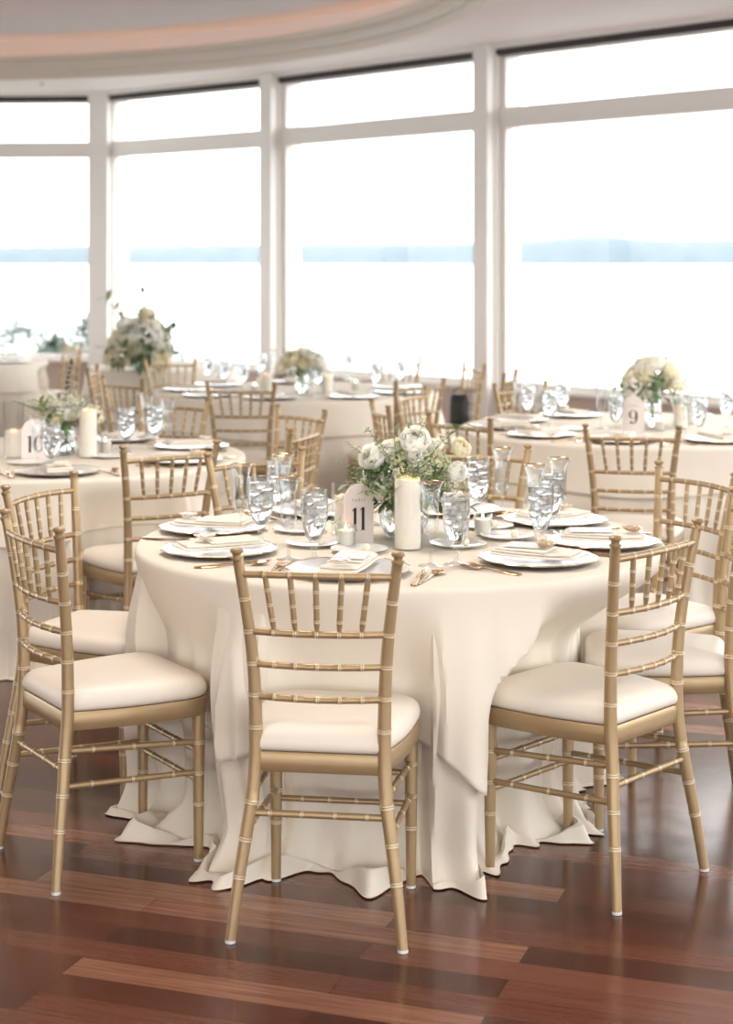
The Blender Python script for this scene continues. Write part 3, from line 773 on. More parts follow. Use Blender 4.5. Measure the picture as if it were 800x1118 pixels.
# number 11 table: flowers in a round bowl just behind the big candle
vp = at(441, 588)
bowl_vase(vp, 'round clear glass bowl vase under the number 11 flowers')
d0 = vp.y
def fp(u, v, dy=0): # offset from the vase foot of a bloom seen at u, v
    d = d0 + dy; return ((u - 400) * d / F - vp.x, dy, EYE - (v - HZ) * d / F - ZT)
arrangement(vp, 'white roses and olive greenery in full bloom behind the big candle, front table 11', 11,
    [(*fp(453, 481, -.045), .048, PETAL, (.05, -.75, .65)), (*fp(455, 497, -.06), .036, PETAL, (.1, -1, .15)), (*fp(406, 499, -.04), .043, PETAL, (-.55, -.7, .5)),
     (*fp(422, 492, 0), .034, PETAL, (-.3, -.6, .7)), (*fp(503, 489, -.02), .033, CREAM, (.55, -.6, .5)), (*fp(499, 515, -.05), .034, PETAL, (.6, -.8, .05)),
     (*fp(472, 486, .06), .036, PETAL, (.1, 0, 1)), (*fp(432, 486, .08), .036, CREAM, (-.2, .3, 1))],
    hyd=[(*fp(421, 533, -.05), .046, PETAL), (*fp(478, 508, -.01), .043, GREENISH), (*fp(437, 507, -.02), .046, GREENISH), (*fp(412, 517, -.02), .036, GREENISH), (*fp(460, 520, -.03), .040, GREENISH), (*fp(487, 524, .0), .036, CREAM), (*fp(452, 492, .04), .05, GREENISH)], ferns=7, leafy=32, buds=22,
    extra=[('fern_frond', 'fern', LEAFD, (-.62, -.2, .62), .20, .042, .010, 9), ('palm_spray', 'fern', LEAF, (.05, -.95, .30), .17, .080, .014, 7), ('palm_spray', 'fern', LEAF, (.5, -.8, .25), .18, .070, .013, 7), ('palm_spray', 'fern', LEAF, (-.45, -.9, .25), .16, .060, .012, 7),
           ('leafy_sprig', 'leafy', LEAF, (-.25, -.9, .1), .15, .05, .020, 8), ('leafy_sprig', 'leafy', LEAFD, (.1, -1, .0), .15, .05, .022, 8), ('leafy_sprig', 'leafy', LEAF, (.35, -.95, .1), .16, .05, .020, 8), ('leafy_sprig', 'leafy', LEAFD, (-.75, -.45, .25), .15, .045, .018, 8),
           ('palm_spray', 'fern', LEAF, (.25, -.85, .75), .18, .065, .014, 6), ('filler_blossom', 'bud', BUD, (-.2, -.9, .45), .16, 0, 0, 14), ('filler_blossom', 'bud', BUD, (.35, -.9, .5), .17, 0, 0, 14), ('filler_blossom', 'bud', LEAFP, (.45, -.9, .2), .18, 0, 0, 14),
           ('leafy_sprig', 'leafy', LEAFD, (.08, -.1, 1), .19, .045, .018, 8), ('leafy_sprig', 'leafy', LEAFD, (-.25, -.1, 1), .17, .04, .016, 8), ('filler_blossom', 'bud', BUD, (.3, -.3, 1), .21, 0, 0, 14), ('filler_blossom', 'bud', LEAFP, (-.35, -.4, .9), .19, 0, 0, 14), ('filler_blossom', 'bud', BUD, (.6, -.3, .8), .21, 0, 0, 14), ('leafy_sprig', 'leafy', LEAFD, (.5, -.1, .75), .22, .05, .018, 7), ('leafy_sprig', 'leafy', LEAFD, (.7, -.4, -.1), .16, .05, .022, 8),
           ('filler_blossom', 'bud', BUD, (-.85, -.4, .05), .19, 0, 0, 14), ('filler_blossom', 'bud', BUD, (-.8, -.5, .2), .18, 0, 0, 14), ('filler_blossom', 'bud', PETAL, (-.8, -.3, -.15), .19, 0, 0, 14),
           ('filler_blossom', 'bud', LEAFP, (.85, -.3, .15), .22, 0, 0, 12)])
def blooms(n, W, H0, H1, r, seed, mats=(PETAL, CREAM)):
    rnd = random.Random(seed); out = []
    for i in range(n):
        a = i * 2.4 + rnd.random(); q = math.sqrt((i + .5) / n)
        z = H0 + (H1 - H0) * (1 - q * q) ** .7 * rnd.uniform(.8, 1); d = (q * cos(a), q * sin(a), .3 + .8 * (1 - q))
        out.append((W * q * cos(a), W * q * sin(a), z, r * rnd.uniform(.8, 1.15), mats[i % len(mats)], d))
    return out
P = at(712, 467); bowl_vase(P, 'clear glass vase with green stems beside the number 9 card', .045, .15)
arrangement(P, 'pale rose arrangement with airy fern tips beside the number 9 card', 9, blooms(13, .14, .17, .36, .052, 3), 1.15, hyd=[(.10, -.03, .22, .07, CREAM), (-.09, -.06, .20, .065, PETAL)],
    ferns=5, leafy=8, buds=12, extra=[('fern_frond', 'fern', LEAFP, (-.45, 0, 1), .36, .06, .014, 12), ('fern_frond', 'fern', LEAF, (.45, 0, 1), .34, .06, .014, 12), ('leafy_sprig', 'leafy', LEAFD, (0, -.9, .5), .12, .06, .035, 8), ('leafy_sprig', 'leafy', LEAFD, (-.1, -.9, .1), .12, .06, .035, 8)], Hs=1.3)
P = at(72, 497); bowl_vase(P, 'clear glass vase with slanting stems beside the number 10 card', .045, .13)
arrangement(P, 'white blossoms with one upright fern behind the number 10 card', 10, blooms(9, .12, .15, .21, .042, 5), 1.0, hyd=[(.12, -.04, .17, .05, CREAM)], ferns=3, leafy=8, buds=22,
    extra=[('fern_frond', 'fern', LEAFD, (.0, -.1, 1), .24, .05, .016, 7), ('fern_frond', 'fern', LEAFD, (-.85, -.3, .3), .18, .04, .012, 7)], Hs=1.15)
P = at(330, 431); bowl_vase(P, 'clear glass vase on the table before the middle window', .05, .14)
arrangement(P, 'small pale cream and green arrangement before the middle window', 12, blooms(10, .14, .17, .27, .058, 6, (CREAM, CREAM, PETAL)), 1.0, ferns=3, leafy=12, buds=8, Hs=1.3)
P = Vector((-1.72, 13.2, ZT)); bowl_vase(P, 'clear glass vase under the largest flower arrangement', .07, .10)
arrangement(P, 'largest flower arrangement, cream roses and dark foliage at left before the pillar', 13, blooms(16, .25, .06, .46, .085, 8, (CREAM, PETAL, CREAM)), 1.9, hyd=[(-.16, -.1, .1, .11, CREAM), (.08, -.15, .28, .11, PETAL), (-.1, -.15, .2, .11, CREAM)], ferns=6, leafy=22, buds=8,
    extra=[('leafy_sprig', 'leafy', LEAFP, (-.05, 0, 1), .52, .09, .04, 12), ('leafy_sprig', 'leafy', LEAFP, (-.4, 0, .9), .42, .09, .04, 12), ('leafy_sprig', 'leafy', LEAF, (.35, 0, .9), .42, .09, .045, 12), ('leafy_sprig', 'leafy', LEAFD, (.8, 0, .5), .37, .09, .05, 12), ('leafy_sprig', 'leafy', LEAFD, (.6, -.2, .1), .3, .09, .05, 12), ('leafy_sprig', 'leafy', LEAFD, (.1, -.8, -.1), .3, .09, .05, 12)], Hs=1.0)

# ---------------------------------------------------------------- place settings
def frame_at(c, phi):
    o = Vector((cos(phi), sin(phi))); i = -o; r = Vector((i.y, -i.x)); rz = math.atan2(-i.x, i.y)
    return o, i, r, rz
def setting(c, phi_deg, rp, seat, tname, key, full=True, shell='w', card=False, nap_rz=None, bread=True, cup=True, jit=0, cuts=True, plate_uv=None, shell_off=.07):
    phi = math.radians(phi_deg); o, i, r, rz = frame_at(c, phi)
    p = Vector(c) + o * rp
    G = lambda s: s + ' on the ' + tname
    CHARGER.put((p.x, p.y, ZT), rz, 'silver charger plate %s, %s' % (seat, tname), G('charger plates'))
    n = rz + PI / 2 + (nap_rz or 0)   # long axis radial
    NAP.put((p.x, p.y, ZT + .0165), n + PI, 'folded ivory napkin %s, %s' % (seat, tname), G('folded napkins'))
    nd = Vector((cos(n + PI), sin(n + PI)))
    if card:
        q = p + i * .035
        CARD.put((q.x, q.y, ZT + .0435), n + PI + .08, 'white menu card %s, %s' % (seat, tname), G('menu cards'))
    if shell:
        q = p + o * shell_off
        desc = {'w': 'white oyster shell with gilded edge', 'b': 'tan oyster shell', 'm': 'mottled oyster shell'}[shell]
        {'w': SHW, 'b': SHB, 'm': SH2}[shell].put((q.x, q.y, ZT + (.0445 if card else .0425) - (.004 if shell_off > .06 else 0)), rz + 1.0, '%s %s, %s' % (desc, seat, tname), G('oyster shell place markers'))
    if cuts:
        for k, (P_, off, nm, a) in enumerate(((FORK, -.205, 'outer gold fork', .10), (FORK, -.182, 'inner gold fork', -.06), (KNIFE, .200, 'gold knife', .10), (SPOON, .226, 'gold spoon', -.12))):
            q = p + r * off + o * (.03 if k > 1 else .0)
            if (q - Vector(c)).length > .70 and c == C11: q = Vector(c) + (q - Vector(c)).normalized() * .66
            P_.put((q.x, q.y, ZT + .0012), rz + a + jit, '%s %s, %s' % (nm, seat, tname), G(nm.split()[-1] + 's'))
    return p, o, i, r
T11 = 'front table 11'
S11 = [('A', -105, .57, 'at the front chair', 'w', True, 0, 0.10), ('B', -45.6, .535, 'at the front right chair', 'b', True, .35, .03), ('I', -8.5, .60, 'at the right edge chair', 'b', True, 0, .09), ('G', 34, .60, 'at the far right chair', 'm', False, 0, .04),
       ('J', 72, .60, 'behind the flowers', 'w', True, 0, .05), ('E', 115, .60, 'at the far left chair', 'm', True, 0, .05), ('F', 163, .60, 'at the rear left chair', 'w', False, 0, .085), ('C', -156, .57, 'at the front left chair', 'w', False, 0, .05)]
for key, ph, rp, seat, sh, cd, nr, so in S11:
    setting(C11, ph, rp, seat, T11, key, shell=sh, card=cd, nap_rz=nr, shell_off=so)
for u, v, w in ((285, 594, 'left of centre, before the left plates'), (343, 612, 'nearest the front plate'), (304, 571, 'farthest left beside the far left chair'), (498, 617, 'nearest the two front forks'),
                (522, 566, 'just right of the flowers'), (590, 600, 'beside the folded napkin of the front right plate'), (602, 583, 'behind the tallest right-hand pair'), (408, 573, 'behind the number card')):
    p = at(u, v); GOBLET.put(p, u * .7, 'goblet of iced water %s, front table 11' % w, 'water goblets on the number 11 table')
for u, v, w in ((263, 591, 'behind the front left plate'), (315, 611, 'between the two nearest left goblets'), (309, 577, 'farthest at left, rising over a goblet'), (470, 618, 'right of the big pillar candle'),
                (548, 567, 'standing alone right of the flowers'), (584, 592, 'left one of the right-hand glass pair'), (610, 582, 'rightmost, before the far right plate')):
    p = at(u, v); FLUTE.put(p, 0, 'empty gold-rimmed champagne flute %s, front table 11' % w, 'champagne flutes on the number 11 table')
for u, v, w in ((500, 597, 'right of the big candle behind a goblet'), (553, 588, 'before the front right plate'), (532, 577, 'behind the right votive'), (342, 596, 'left of the left votive'), (328, 581, 'behind the left goblets'),
                (392, 603, 'behind the front menu card'), (500, 562, 'behind the flowers'), (300, 590, 'between the left plates and goblets')):
    if w == 'between the left plates and goblets': continue
    p = at(u, v); BREAD.put(p, 0, 'small white side plate %s, front table 11' % w, 'side plates on the number 11 table')
    BUTTERB.put((p.x + .022, p.y, ZT + .0045), 0, 'butter ball %s, front table 11' % w, 'butter balls on the number 11 table')
p = at(445, 600); HURB.put(p, 0, 'tall clear glass cylinder around the big candle, front table 11', 'hurricane glasses'); BIGC.put((p.x, p.y, ZT + .0055), 0, 'big ivory pillar candle in front of the number 11 flowers', 'pillar candles')
p = at(377, 583); HURS.put(p, 0, 'shorter glass cylinder half behind the number 11 card', 'hurricane glasses'); SMALLC.put((p.x, p.y, ZT + .0055), 0, 'short ivory pillar candle half behind the number 11 card', 'pillar candles')
for u, v, w in ((377.5, 598, 'in front of the number 11 card'), (527, 585, 'right of the number 11 flowers')):
    p = at(u, v); VOT.put(p, 0, 'small glass votive cup ' + w, 'votive cups'); TEA.put((p.x, p.y, ZT + .0075), 0, 'lit white votive candle ' + w, 'votive candles')
p = at(391, 594); sign('11', p, math.radians(38), 'blush arched card reading table 11 on the front table')

# ---------------------------------------------------------------- background tables
def item(P_, u, v, label, group, rz=0, dz=0):
    p = at(u, v); P_.put((p.x, p.y, ZT + dz), rz, label, group)
def candle_set(u, v, big, w):
    item(HURB if big else HURS, u, v, 'glass cylinder around the candle ' + w, 'hurricane glasses')
    item(BIGC if big else SMALLC, u, v, 'ivory pillar candle ' + w, 'pillar candles', 0, .0055)
def votive(u, v, w):
    item(VOT, u, v, 'small glass votive cup ' + w, 'votive cups'); item(TEA, u, v, 'lit votive candle ' + w, 'votive candles', 0, .0075)
# number 10 table
T10 = 'left table 10'
for ph, seat, sh in ((-75, 'at its near side', 'w'), (-118, 'at its left edge', 'w'), (-22, 'at its right side', 'm'), (25, 'before the edge-on chairs', 'w'), (68, 'at its far side', 'w')):
    setting(C10, ph, .665, seat, T10, '', shell=sh, jit=.1)
for u, v, w in ((56, 517, 'before the flowers'), (138, 494, 'right of the candles'), (169, 489, 'rightmost on its far side')): item(GOBLET, u, v, 'goblet of iced water %s, left table 10' % w, 'water goblets on the number 10 table')
for u, v, w in ((41, 518, 'in front of the number card'), (160, 484, 'between the two bright goblets'), (183, 492, 'right of the rightmost goblet')): item(FLUTE, u, v, 'champagne flute %s, left table 10' % w, 'champagne flutes on the number 10 table')
for u, v, w in ((120, 500, 'beside the votive'), (30, 507, 'beside the number card')): item(BREAD, u, v, 'small white side plate %s, left table 10' % w, 'side plates on the number 10 table')
item(HURB, 15, 500, 'glass cylinder around the candle at the left edge of the photo', 'hurricane glasses'); item(SMALLC, 15, 500, 'short ivory pillar candle at the left edge of the photo', 'pillar candles', 0, .0055); candle_set(96, 500, True, 'in the middle of the number 10 table')
votive(115, 495, 'beside the number 10 pillar candle')
sign('10', at(38, 504), math.radians(12), 'blush arched card reading 10, half hidden by a flute at left')
# number 9 table
T9 = 'right table 9'
for ph, seat, sh in ((-108, 'behind the chair facing it', 'w'), (-143, 'at its near left', 'm'), (-178, 'at its left side', 'w'), (150, 'at its far left side', 'w'), (115, 'at its far side', 'w'), (-70, 'at the right edge of the photo', 'w'), (-20, 'far at the right edge', 'w')):
    setting(C9, ph, .70, seat, T9, '', shell=sh, jit=.1, cuts=ph in (-108, -143, -70))
for u, v, w in ((600, 467, 'above the near left plate'), (614, 456, 'taller in view, behind the near left plate'), (576, 460, 'at its left side'), (672, 473, 'left of the number card'), (763, 478, 'right of the flowers'), (793, 467, 'at the right edge of the photo')):
    item(GOBLET, u, v, 'goblet of iced water %s, right table 9' % w, 'water goblets on the number 9 table')
for u, v, w in ((566, 463, 'leftmost'), (585, 468, 'between the left goblets'), (656, 468, 'left of the flowers'), (771, 452, 'tall in view at right'), (616, 452, 'farthest behind the left goblets'), (748, 478, 'right of the votive')):
    item(FLUTE, u, v, 'champagne flute %s, right table 9' % w, 'champagne flutes on the number 9 table')
candle_set(743, 468, False, 'right of the number 9 flowers'); candle_set(753, 463, False, 'farther right of the number 9 flowers')
votive(720, 471, 'under the number 9 flowers')
for u, v, w in ((625, 470, 'before its left goblets'), (690, 478, 'before the card'), (560, 470, 'at its left end')): item(BREAD, u, v, 'small white side plate %s, right table 9' % w, 'side plates on the number 9 table')
sign('9', at(691, 472), math.radians(-10), 'blush arched card reading 9 beneath the right-hand flowers')
# middle window-side table
T12 = 'middle window table'
for ph, seat, sh in ((-100, 'at its near side', None), (-58, 'at its near right', None), (-20, 'at its right side', None), (21, 'at its far right', None), (180, 'at its left side', None), (140, 'at its far left', None), (-138, 'at its near left', None), (95, 'at its far side', None)):
    setting(C12, ph, .70, seat, T12, '', shell=sh, cuts=False)
for u, v, w in ((265, 428, 'behind the chair with its back to us'), (245, 424, 'near the left plates'), (227, 420, 'at its left end'), (410, 428, 'before the right plates'), (437, 424, 'at its right end'), (285, 415, 'beside the left candle'), (347, 430, 'under the flowers'), (380, 414, 'at its far side')):
    item(GOBLET, u, v, 'goblet of iced water %s, middle window table' % w, 'water goblets on the middle window-side table')
for u, v, w in ((252, 418, 'left of the candle'), (238, 428, 'beside the back of a chair'), (340, 433, 'before the vase'), (417, 418, 'at right before the window'), (430, 416, 'rightmost'), (299, 418, 'right of the left candle')):
    item(FLUTE, u, v, 'champagne flute %s, middle window table' % w, 'champagne flutes on the middle window-side table')
candle_set(290, 428, False, 'left of the cream arrangement before the middle window'); candle_set(357, 430, False, 'right of the cream arrangement before the middle window')
votive(278, 430, 'left on the table before the middle window'); votive(388, 426, 'right on the table before the middle window')
# far left and flower tables
for ph, seat in ((-75, 'at its near side'), (-20, 'at its right side'), (40, 'at its far side')):
    setting(C14, ph, .62, seat, 'far left table', '', shell=None, cuts=False)
for x, y, w in ((-3.1, 14.6, 'right'), (-3.3, 14.9, 'rear')): GOBLET.put((x, y, ZT), 0, 'goblet of iced water on the %s side of the far left table' % w, 'water goblets on the far left table')

# black handbag on a chair seat
p, f = chairs['Y']; q = p + f * .07
t = empty('handbag', (q.x, q.y, .502), math.atan2(-f.x, f.y) + .5, label='small black handbag standing on a chair seat before the right window post', cat='bag')
m = MB(); rows = []
for z, w, d in ((0, .055, .035), (.01, .066, .042), (.06, .070, .046), (.12, .066, .040), (.17, .070, .030), (.20, .060, .016), (.205, .050, .006)):
    rows.append([(w * math.copysign(abs(cos(a))**.6, cos(a)) + .006 * sin(3 * a + z * 40), d * math.copysign(abs(sin(a))**.6, sin(a)), z) for a in [2 * PI * j / 24 for j in range(24)]])
m.grid(rows, True, True, True); m.build('bag_body', BLACKF, t)
m = MB(); m.tube([(-.05, 0, .18), (-.045, 0, .23), (0, 0, .25), (.045, 0, .23), (.05, 0, .18)], .004, 8); m.build('handle', BLACKF, t)
m = MB(); m.lathe([(.001, -.004), (.009, -.004), (.009, .004), (.001, .004)], 12, M=Matrix.Translation((.03, -.043, .14)) @ Matrix.Rotation(PI / 2, 4, 'X')); m.build('clasp', RIMG, t)

# ---------------------------------------------------------------- room
V = [(-13.0, 8.0), (-12.2, 13.2), (-9.6, 16.6), (-5.7, 18.7), (-2.78, 18.5), (-.85, 16.7), (1.07, 14.5), (2.99, 12.32), (4.6, 9.8), (5.6, 7.0), (6.0, 4.0), (6.0, 1.0), (6.0, -2.0), (6.0, -5.0), (2.6, -5.0), (-.8, -5.0), (-4.2, -5.0), (-7.6, -5.0)]  # windows along the unseen back wall are added to let in fill light
V = [Vector(v) for v in V]
SILL, TB, TT, HEAD, CE = .55, 2.70, 2.87, 3.31, 3.39
m = MB(); m.add([(-13.2, -5.2, 0), (7.5, -5.2, 0), (7.5, 20, 0), (-13.2, 20, 0)], [[0, 1, 2, 3]]); m.build('floor', FLOOR, smooth=False, kind='structure')
knee = MB(); names = 0
def seg_frame(P, Q):
    d = (Q - P).normalized(); n = Vector((d.y, -d.x))   # polygon runs clockwise seen from above, n points into the room
    return d, n, (Q - P).length, Matrix(((d.x, n.x, 0, P.x), (d.y, n.y, 0, P.y), (0, 0, 1, 0), (0, 0, 0, 1)))
portals = []
for i in range(len(V) - 1):
    P, Q = V[i], V[i + 1]; d, n, L, M = seg_frame(P, Q); w = i + 1
    knee.box((0, -.15, 0), (L, .03, SILL - .03), 0, M)
    e = tag(empty('window_%d' % w), kind='structure')
    a, b = .115, L - .085
    m = MB(); m.box((a, -.04, SILL), (a + .055, .04, HEAD), 0, M); m.box((b - .055, -.04, SILL), (b, .04, HEAD), 0, M); m.box((a, -.04, SILL), (b, .04, SILL + .05), 0, M); m.box((a, -.04, HEAD - .03), (b, .04, HEAD), 0, M)
    m.box((.06, -.06, SILL), (a, .07, HEAD), 0, M); m.box((b, -.06, SILL), (L - .06, .07, HEAD), 0, M); m.build('window_frame', TRIM, e, smooth=False)
    m = MB(); m.box((a, -.05, TB), (b, .055, TT), 0, M); m.box((a, -.052, TB + .03), (b, .062, TT - .03), 0, M); m.build('window_transom', TRIM, e, smooth=False)
    m = MB(); m.box((0, -.10, SILL - .03), (L, .10, SILL), 0, M); m.build('window_sill', TRIM, e, smooth=False)
    for z0, z1 in ((SILL + .05, TB), (TT, HEAD - .03)):
        m = MB(); m.box((a + .05, -.004, z0), (b - .05, .004, z1), 0, M); m.build('window_pane', PANE, e, smooth=False)
    m = MB(); m.box((.07, .041, HEAD + .008), (L - .07, .085, CE - .036), 0, M); m.tube([M @ Vector((.08, .062, HEAD + .006)), M @ Vector((L - .08, .062, HEAD + .006))], .016, 10); m.build('roller_blind', BLIND, e, smooth=False)
    m = MB(); m.box((0, -.15, HEAD), (L, .04, CE + .6), 0, M); m.box((.06, .04, CE - .035), (L - .06, .10, CE), 0, M); m.build('window_header', TRIM, e, smooth=False)
    portals.append((M, L))
knee.build('wall_bay', WALL, smooth=False, kind='structure')
for i, v in enumerate(V):
    if 0 < i < len(V) - 1: d = ((V[i + 1] - v).normalized() + (v - V[i - 1]).normalized()).normalized()
    else: d = (V[1] - V[0]).normalized() if i == 0 else (V[-1] - V[-2]).normalized()
    n = Vector((d.y, -d.x)); M = Matrix(((d.x, n.x, 0, v.x), (d.y, n.y, 0, v.y), (0, 0, 1, 0), (0, 0, 0, 1)))
    hw = .12 if i == 4 else .085
    m = MB(); m.box((-hw, -.18, 0), (hw, .17, CE), 0, M); m.box((-hw - .02, -.18, SILL), (hw + .02, .09, CE), 0, M); m.box((-hw - .045, -.18, SILL), (hw + .045, .05, CE), 0, M)
    m.build('trim_%d' % (i + 1), TRIM, smooth=False, kind='structure')
P, Q = V[-1], V[0]; d, n, L, M = seg_frame(P, Q); m = MB(); m.box((0, -.15, 0), (L, 0, CE + .6), 0, M); m.build('wall_left', simple('wall_paint', (.72, .66, .60), .7), smooth=False, kind='structure')
# ceiling with a round recess: lip, trough with hidden warm light, dome
cc, Rc = Vector((-4.68, 11.64)), 5.497; N = 180
# the ceiling ring runs out to the walls
rows = []
ang = [2 * PI * j / N for j in range(N)]
def ringc(r, z): return [(cc.x + r * cos(a), cc.y + r * sin(a), z) for a in ang]
far = []
for a in ang:
    dx, dy = cos(a), sin(a); best = 30.0
    for k in range(len(V)):
        P, Q = V[k], V[(k + 1) % len(V)]; e = Q - P; den = dx * e.y - dy * e.x
        if abs(den) < 1e-9: continue
        w = P - cc; t = (w.x * e.y - w.y * e.x) / den; u = (w.x * dy - w.y * dx) / den
        if t > 0 and -1e-6 <= u <= 1 + 1e-6: best = min(best, t)
    far.append((cc.x + dx * best, cc.y + dy * best, CE))
m = MB(); m.grid([[(x, y, CE + .05) for x, y, z in far], far, ringc(Rc, CE)], True); m.build('ceiling', CEIL, smooth=False, kind='structure')
m = MB(); m.grid([ringc(Rc + .02, CE), ringc(Rc + .02, CE - .012), ringc(Rc - .01, CE - .018), ringc(Rc - .035, CE - .01), ringc(Rc - .045, CE + .01), ringc(Rc - .05, CE + .045), ringc(Rc - .08, CE + .055), ringc(Rc - .09, CE + .075), ringc(Rc - .095, CE + .13), ringc(Rc - .13, CE + .145), ringc(Rc - .15, CE + .17), ringc(Rc - .15, CE + .20), ringc(Rc - .10, CE + .20), ringc(Rc - .10, CE + .12)], True)
m.build('trim_20', simple('cream_cornice', (.74, .68, .58), .5), kind='structure')
prof = [(Rc - .10, CE + .12), (Rc + .28, CE + .12), (Rc + .28, CE + .40), (Rc - .02, CE + .42), (Rc - .05, CE + .45)]
for k in range(1, 13):
    b = k / 12 * PI / 2; prof.append((Rc - .05 - (Rc - .06) * (1 - cos(b)) if k < 12 else .01, CE + .45 + .9 * sin(b)))
m = MB(); m.grid([ringc(r, z) for r, z in prof], True, False, True); m.build('ceiling_dome', CEIL, kind='structure')
m = MB(); m.tube([(cc.x + (Rc + .20) * cos(a), cc.y + (Rc + .20) * sin(a), CE + .16) for a in [2 * PI * j / 120 for j in range(121)]], .012, 6)
COVE = emit('warm_cove_strip', (1.0, .45, .22), 2.4)
m.build('cove_light', COVE, label='warm light strip hidden behind the round ceiling cornice', cat='light strip')
p = Vector(((46 - 400) * 17.4 / F, 17.4, CE)); t = empty('ceiling_sprinkler', p, label='tiny sprinkler head on the ceiling at upper left', cat='sprinkler')
m = MB(); m.lathe([(.001, 0), (.03, 0), (.03, -.005), (.012, -.012), (.012, -.035), (.001, -.035)], 16); m.build('body', STEEL, t)
m = MB(); m.lathe([(.001, -.040), (.022, -.040), (.022, -.043), (.001, -.043)], 16); m.tube([(0, 0, -.03), (0, 0, -.042)], .004, 6); m.build('deflector', STEEL, t)

# ---------------------------------------------------------------- outside
def lakemat():
    m, nt, b = new_mat('lake_water'); b.inputs['Base Color'].default_value = (.50, .56, .60, 1); b.inputs['Roughness'].default_value = .25
    tc = nt.nodes.new('ShaderNodeTexCoord'); mp = nt.nodes.new('ShaderNodeMapping'); mp.inputs['Scale'].default_value = (.25, 1, 1)
    n = nt.nodes.new('ShaderNodeTexNoise'); n.inputs['Scale'].default_value = .35; n.inputs['Detail'].default_value = 4; bp = nt.nodes.new('ShaderNodeBump'); bp.inputs['Strength'].default_value = .3; bp.inputs['Distance'].default_value = .3
    nt.links.new(tc.outputs['Object'], mp.inputs[0]); nt.links.new(mp.outputs[0], n.inputs['Vector']); nt.links.new(n.outputs['Fac'], bp.inputs['Height']); nt.links.new(bp.outputs['Normal'], b.inputs['Normal'])
    return m
m = MB(); m.add([(-9000, -3000, -6), (9000, -3000, -6), (9000, 9000, -6), (-9000, 9000, -6)], [[0, 1, 2, 3]]); m.build('lake_water', lakemat(), smooth=False, kind='structure')
HILL = simple('haze_blue_far_shore', (.098, .128, .147), .9, var=.12, vscale=.01)  # wooded shore with the blue of distance haze put into its colour
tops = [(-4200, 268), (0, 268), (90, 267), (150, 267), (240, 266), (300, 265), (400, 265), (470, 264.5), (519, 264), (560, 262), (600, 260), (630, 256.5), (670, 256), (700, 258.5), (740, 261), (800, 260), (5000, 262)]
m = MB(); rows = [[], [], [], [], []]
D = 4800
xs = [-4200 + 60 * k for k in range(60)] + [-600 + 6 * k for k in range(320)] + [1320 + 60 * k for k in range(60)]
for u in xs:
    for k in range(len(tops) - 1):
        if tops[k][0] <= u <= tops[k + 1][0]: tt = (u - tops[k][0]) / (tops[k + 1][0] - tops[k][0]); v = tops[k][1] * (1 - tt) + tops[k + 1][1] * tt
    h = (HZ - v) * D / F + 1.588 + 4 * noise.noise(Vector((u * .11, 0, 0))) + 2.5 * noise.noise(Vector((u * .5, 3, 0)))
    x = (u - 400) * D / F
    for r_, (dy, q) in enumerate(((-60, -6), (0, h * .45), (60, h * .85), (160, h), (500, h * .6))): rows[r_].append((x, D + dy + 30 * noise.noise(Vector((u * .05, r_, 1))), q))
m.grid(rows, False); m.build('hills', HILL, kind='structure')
# grassy bank and shrubs beyond the left window
m = MB(); rows = []
for j in range(14):
    y = 19.5 + j * 1.6
    rows.append([(-16 + i * 1.2, y + .5 * noise.noise(Vector((i * .3, j * .3, 0))), -1.2 - .03 * j**1.5 - .002 * (i - 4)**2 * (i > 4) * 8 - (2.5 if i > 14 else 0) - (4 if j > 11 else 0) + .15 * noise.noise(Vector((i * .5, j * .5, 4)))) for i in range(20)])
m.grid(rows, False); m.build('lawn_ground', simple('grass_bank', (.16, .20, .09), .9, var=.3, vscale=2), kind='structure')
SHRUBL = simple('grey_green_leaf', (.20, .235, .20), .6, var=.3, vscale=4)
def shrub(x, y, zb, r, h, seed, label):
    rnd = random.Random(seed); t = empty('shrub', (x, y, zb), label=label, cat='shrub', group='shrubs outside the left window')
    m = MB()
    for i in range(2600):
        a = rnd.uniform(0, 2 * PI); q = rnd.random()**.5; zz = rnd.random()
        lump = 1 + .25 * noise.noise(Vector((cos(a) * 2, sin(a) * 2, zz * 3 + seed)))
        rr = r * q * lump * math.sqrt(max(.02, 1 - (zz * 1.6 - .6)**2 if zz > .375 else 1))
        p = Vector((rr * cos(a), rr * sin(a), .15 * h + zz * h * .85 * (1 + .12 * noise.noise(Vector((cos(a) * 1.5, sin(a) * 1.5, seed))))))
        d = Vector((rnd.uniform(-1, 1), rnd.uniform(-1, 1), rnd.uniform(-.3, 1)))
        leaf(m, p, d, Z, .11, .05, 0)
    m.build('foliage', [SHRUBL], t)
    m = MB()
    for k in range(6):
        a = k * 1.05; m.tube([(.04 * cos(a), .04 * sin(a), 0), (.3 * r * cos(a), .3 * r * sin(a), h * .4), (.6 * r * cos(a), .6 * r * sin(a), h * .75)], [.03, .02, .008], 6)
    m.build('branches', simple('bark', (.10, .07, .05), .9), t)
shrub(-5.5, 27.5, -1.5, 1.15, 2.05, 1, 'tallest shrub outside the far left window')
shrub(-4.45, 24.8, -1.35, .62, 1.8, 2, 'smaller shrub outside beside the pillar')
shrub(-4.35, 27.5, -1.5, .5, 2.25, 4, 'narrow upright shrub outside next to the pillar')
shrub(-7.3, 25.5, -1.4, 1.25, 1.95, 3, 'low shrub outside at the left frame edge')

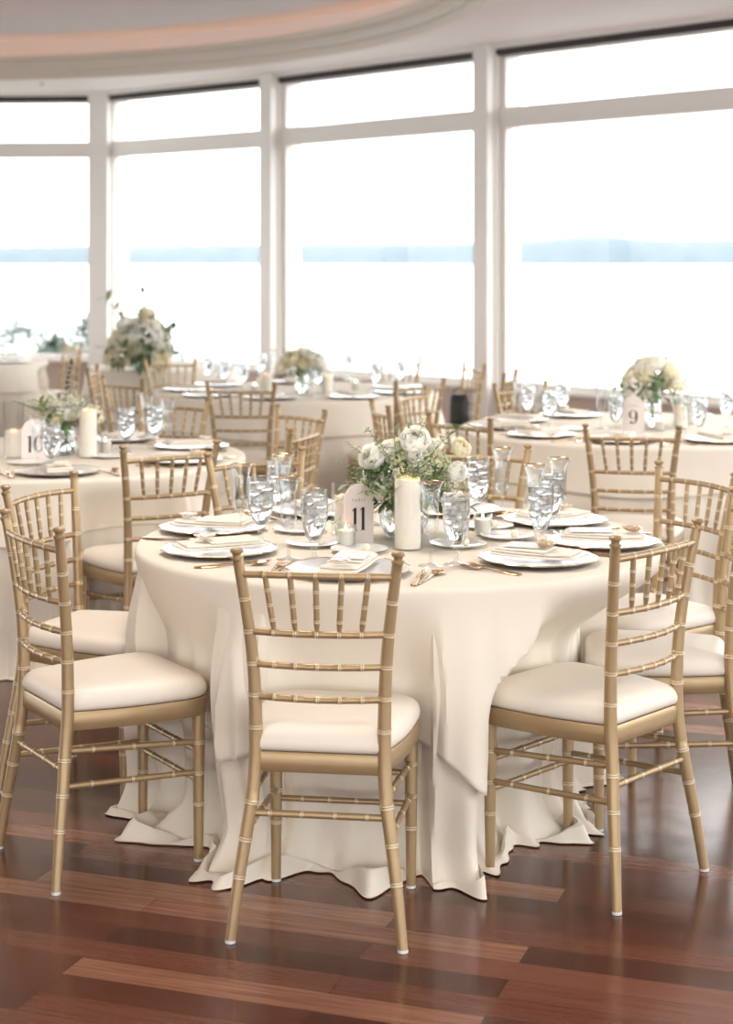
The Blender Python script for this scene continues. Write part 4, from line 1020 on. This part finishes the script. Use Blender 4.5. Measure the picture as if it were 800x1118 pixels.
# ---------------------------------------------------------------- light
w = bpy.data.worlds.new('overcast_sky'); bpy.context.scene.world = w; w.use_nodes = True; nt = w.node_tree; bg = nt.nodes['Background']
tc = nt.nodes.new('ShaderNodeTexCoord'); sp = nt.nodes.new('ShaderNodeSeparateXYZ'); rp = nt.nodes.new('ShaderNodeValToRGB')
nt.links.new(tc.outputs['Generated'], sp.inputs[0]); nt.links.new(sp.outputs['Z'], rp.inputs[0]); nt.links.new(rp.outputs[0], bg.inputs['Color'])
e = rp.color_ramp.elements; e[0].position = 0; e[0].color = (.95, .98, 1.0, 1); e[1].position = .35; e[1].color = (.98, .99, 1.0, 1)
bg.inputs['Strength'].default_value = 4.2
for k, (M, L) in enumerate(portals):
    li = bpy.data.lights.new('window_portal', 'AREA'); li.shape = 'RECTANGLE'; li.size = L - .3; li.size_y = HEAD - SILL; li.cycles.is_portal = True
    o = bpy.data.objects.new('window_portal', li); C.objects.link(o)
    X = M.to_3x3().col[0]; Nn = M.to_3x3().col[1]
    Rm = Matrix((X, Z.cross(X) * 0 + Z, X.cross(Z))).transposed()
    # local -z must point into the room
    zl = -Nn; xl = X; yl = zl.cross(xl)
    Rm = Matrix((xl, yl, zl)).transposed().to_4x4()
    c = M @ Vector((L / 2, -.2, (SILL + HEAD) / 2)); Rm.translation = c; o.matrix_world = Rm
def area(name, loc, rot, sx, sy, e, col):  # unseen lights; the neutral ones are added for more light from above
    li = bpy.data.lights.new(name, 'AREA'); li.shape = 'RECTANGLE'; li.size = sx; li.size_y = sy; li.energy = e; li.color = col
    o = bpy.data.objects.new(name, li); C.objects.link(o); o.location = loc; o.rotation_euler = rot; return o
area('unseen_ceiling_light', (-3.5, 1.0, 3.3), (0, 0, 0), 1.2, 1.2, 50, (1, .80, .62))
area('unseen_ceiling_light', (.5, 1.2, 3.3), (0, 0, 0), 1.2, 1.2, 42, (1, .90, .81))
area('unseen_ceiling_light', (3.2, 3.4, 3.3), (0, 0, 0), 1.2, 1.2, 22, (1, .95, .90))
area('unseen_ceiling_light', (-.6, 5.6, 3.3), (0, 0, 0), 1.2, 1.2, 45, (1, .90, .80))  # added overhead, no fixture seen, to brighten the table tops
area('unseen_ceiling_light', (1.8, 8.4, 3.3), (0, 0, 0), 1.2, 1.2, 25, (1, .92, .84))
area('unseen_ceiling_light', (-6.5, 5.5, 3.3), (0, 0, 0), 1.2, 1.2, 45, (1, .84, .68))

# ---------------------------------------------------------------- camera
cam = bpy.data.cameras.new('camera'); co = bpy.data.objects.new('camera', cam); C.objects.link(co)
co.location = (0, 0, EYE); co.rotation_euler = (PI / 2, 0, 0)
cam.sensor_fit = 'VERTICAL'; cam.sensor_height = 36; cam.sensor_width = 36; cam.lens = 36 * F / 1118
cam.shift_y = -(559 - HZ) / 1118; cam.clip_end = 20000; cam.clip_start = .05
cam.dof.use_dof = True; cam.dof.focus_distance = 4.45; cam.dof.aperture_fstop = cam.lens / 17.0
sc = bpy.context.scene; sc.camera = co
sc.view_settings.view_transform = 'Standard'; sc.view_settings.look = 'None'; sc.view_settings.exposure = 0.44; sc.view_settings.gamma = 1; sc.view_settings.use_curve_mapping = False
cy = sc.cycles; cy.use_denoising = True; cy.max_bounces = 14; cy.diffuse_bounces = 5; cy.glossy_bounces = 6; cy.transmission_bounces = 12; cy.transparent_max_bounces = 40
cy.sample_clamp_indirect = 6; cy.caustics_refractive = True; cy.caustics_reflective = False
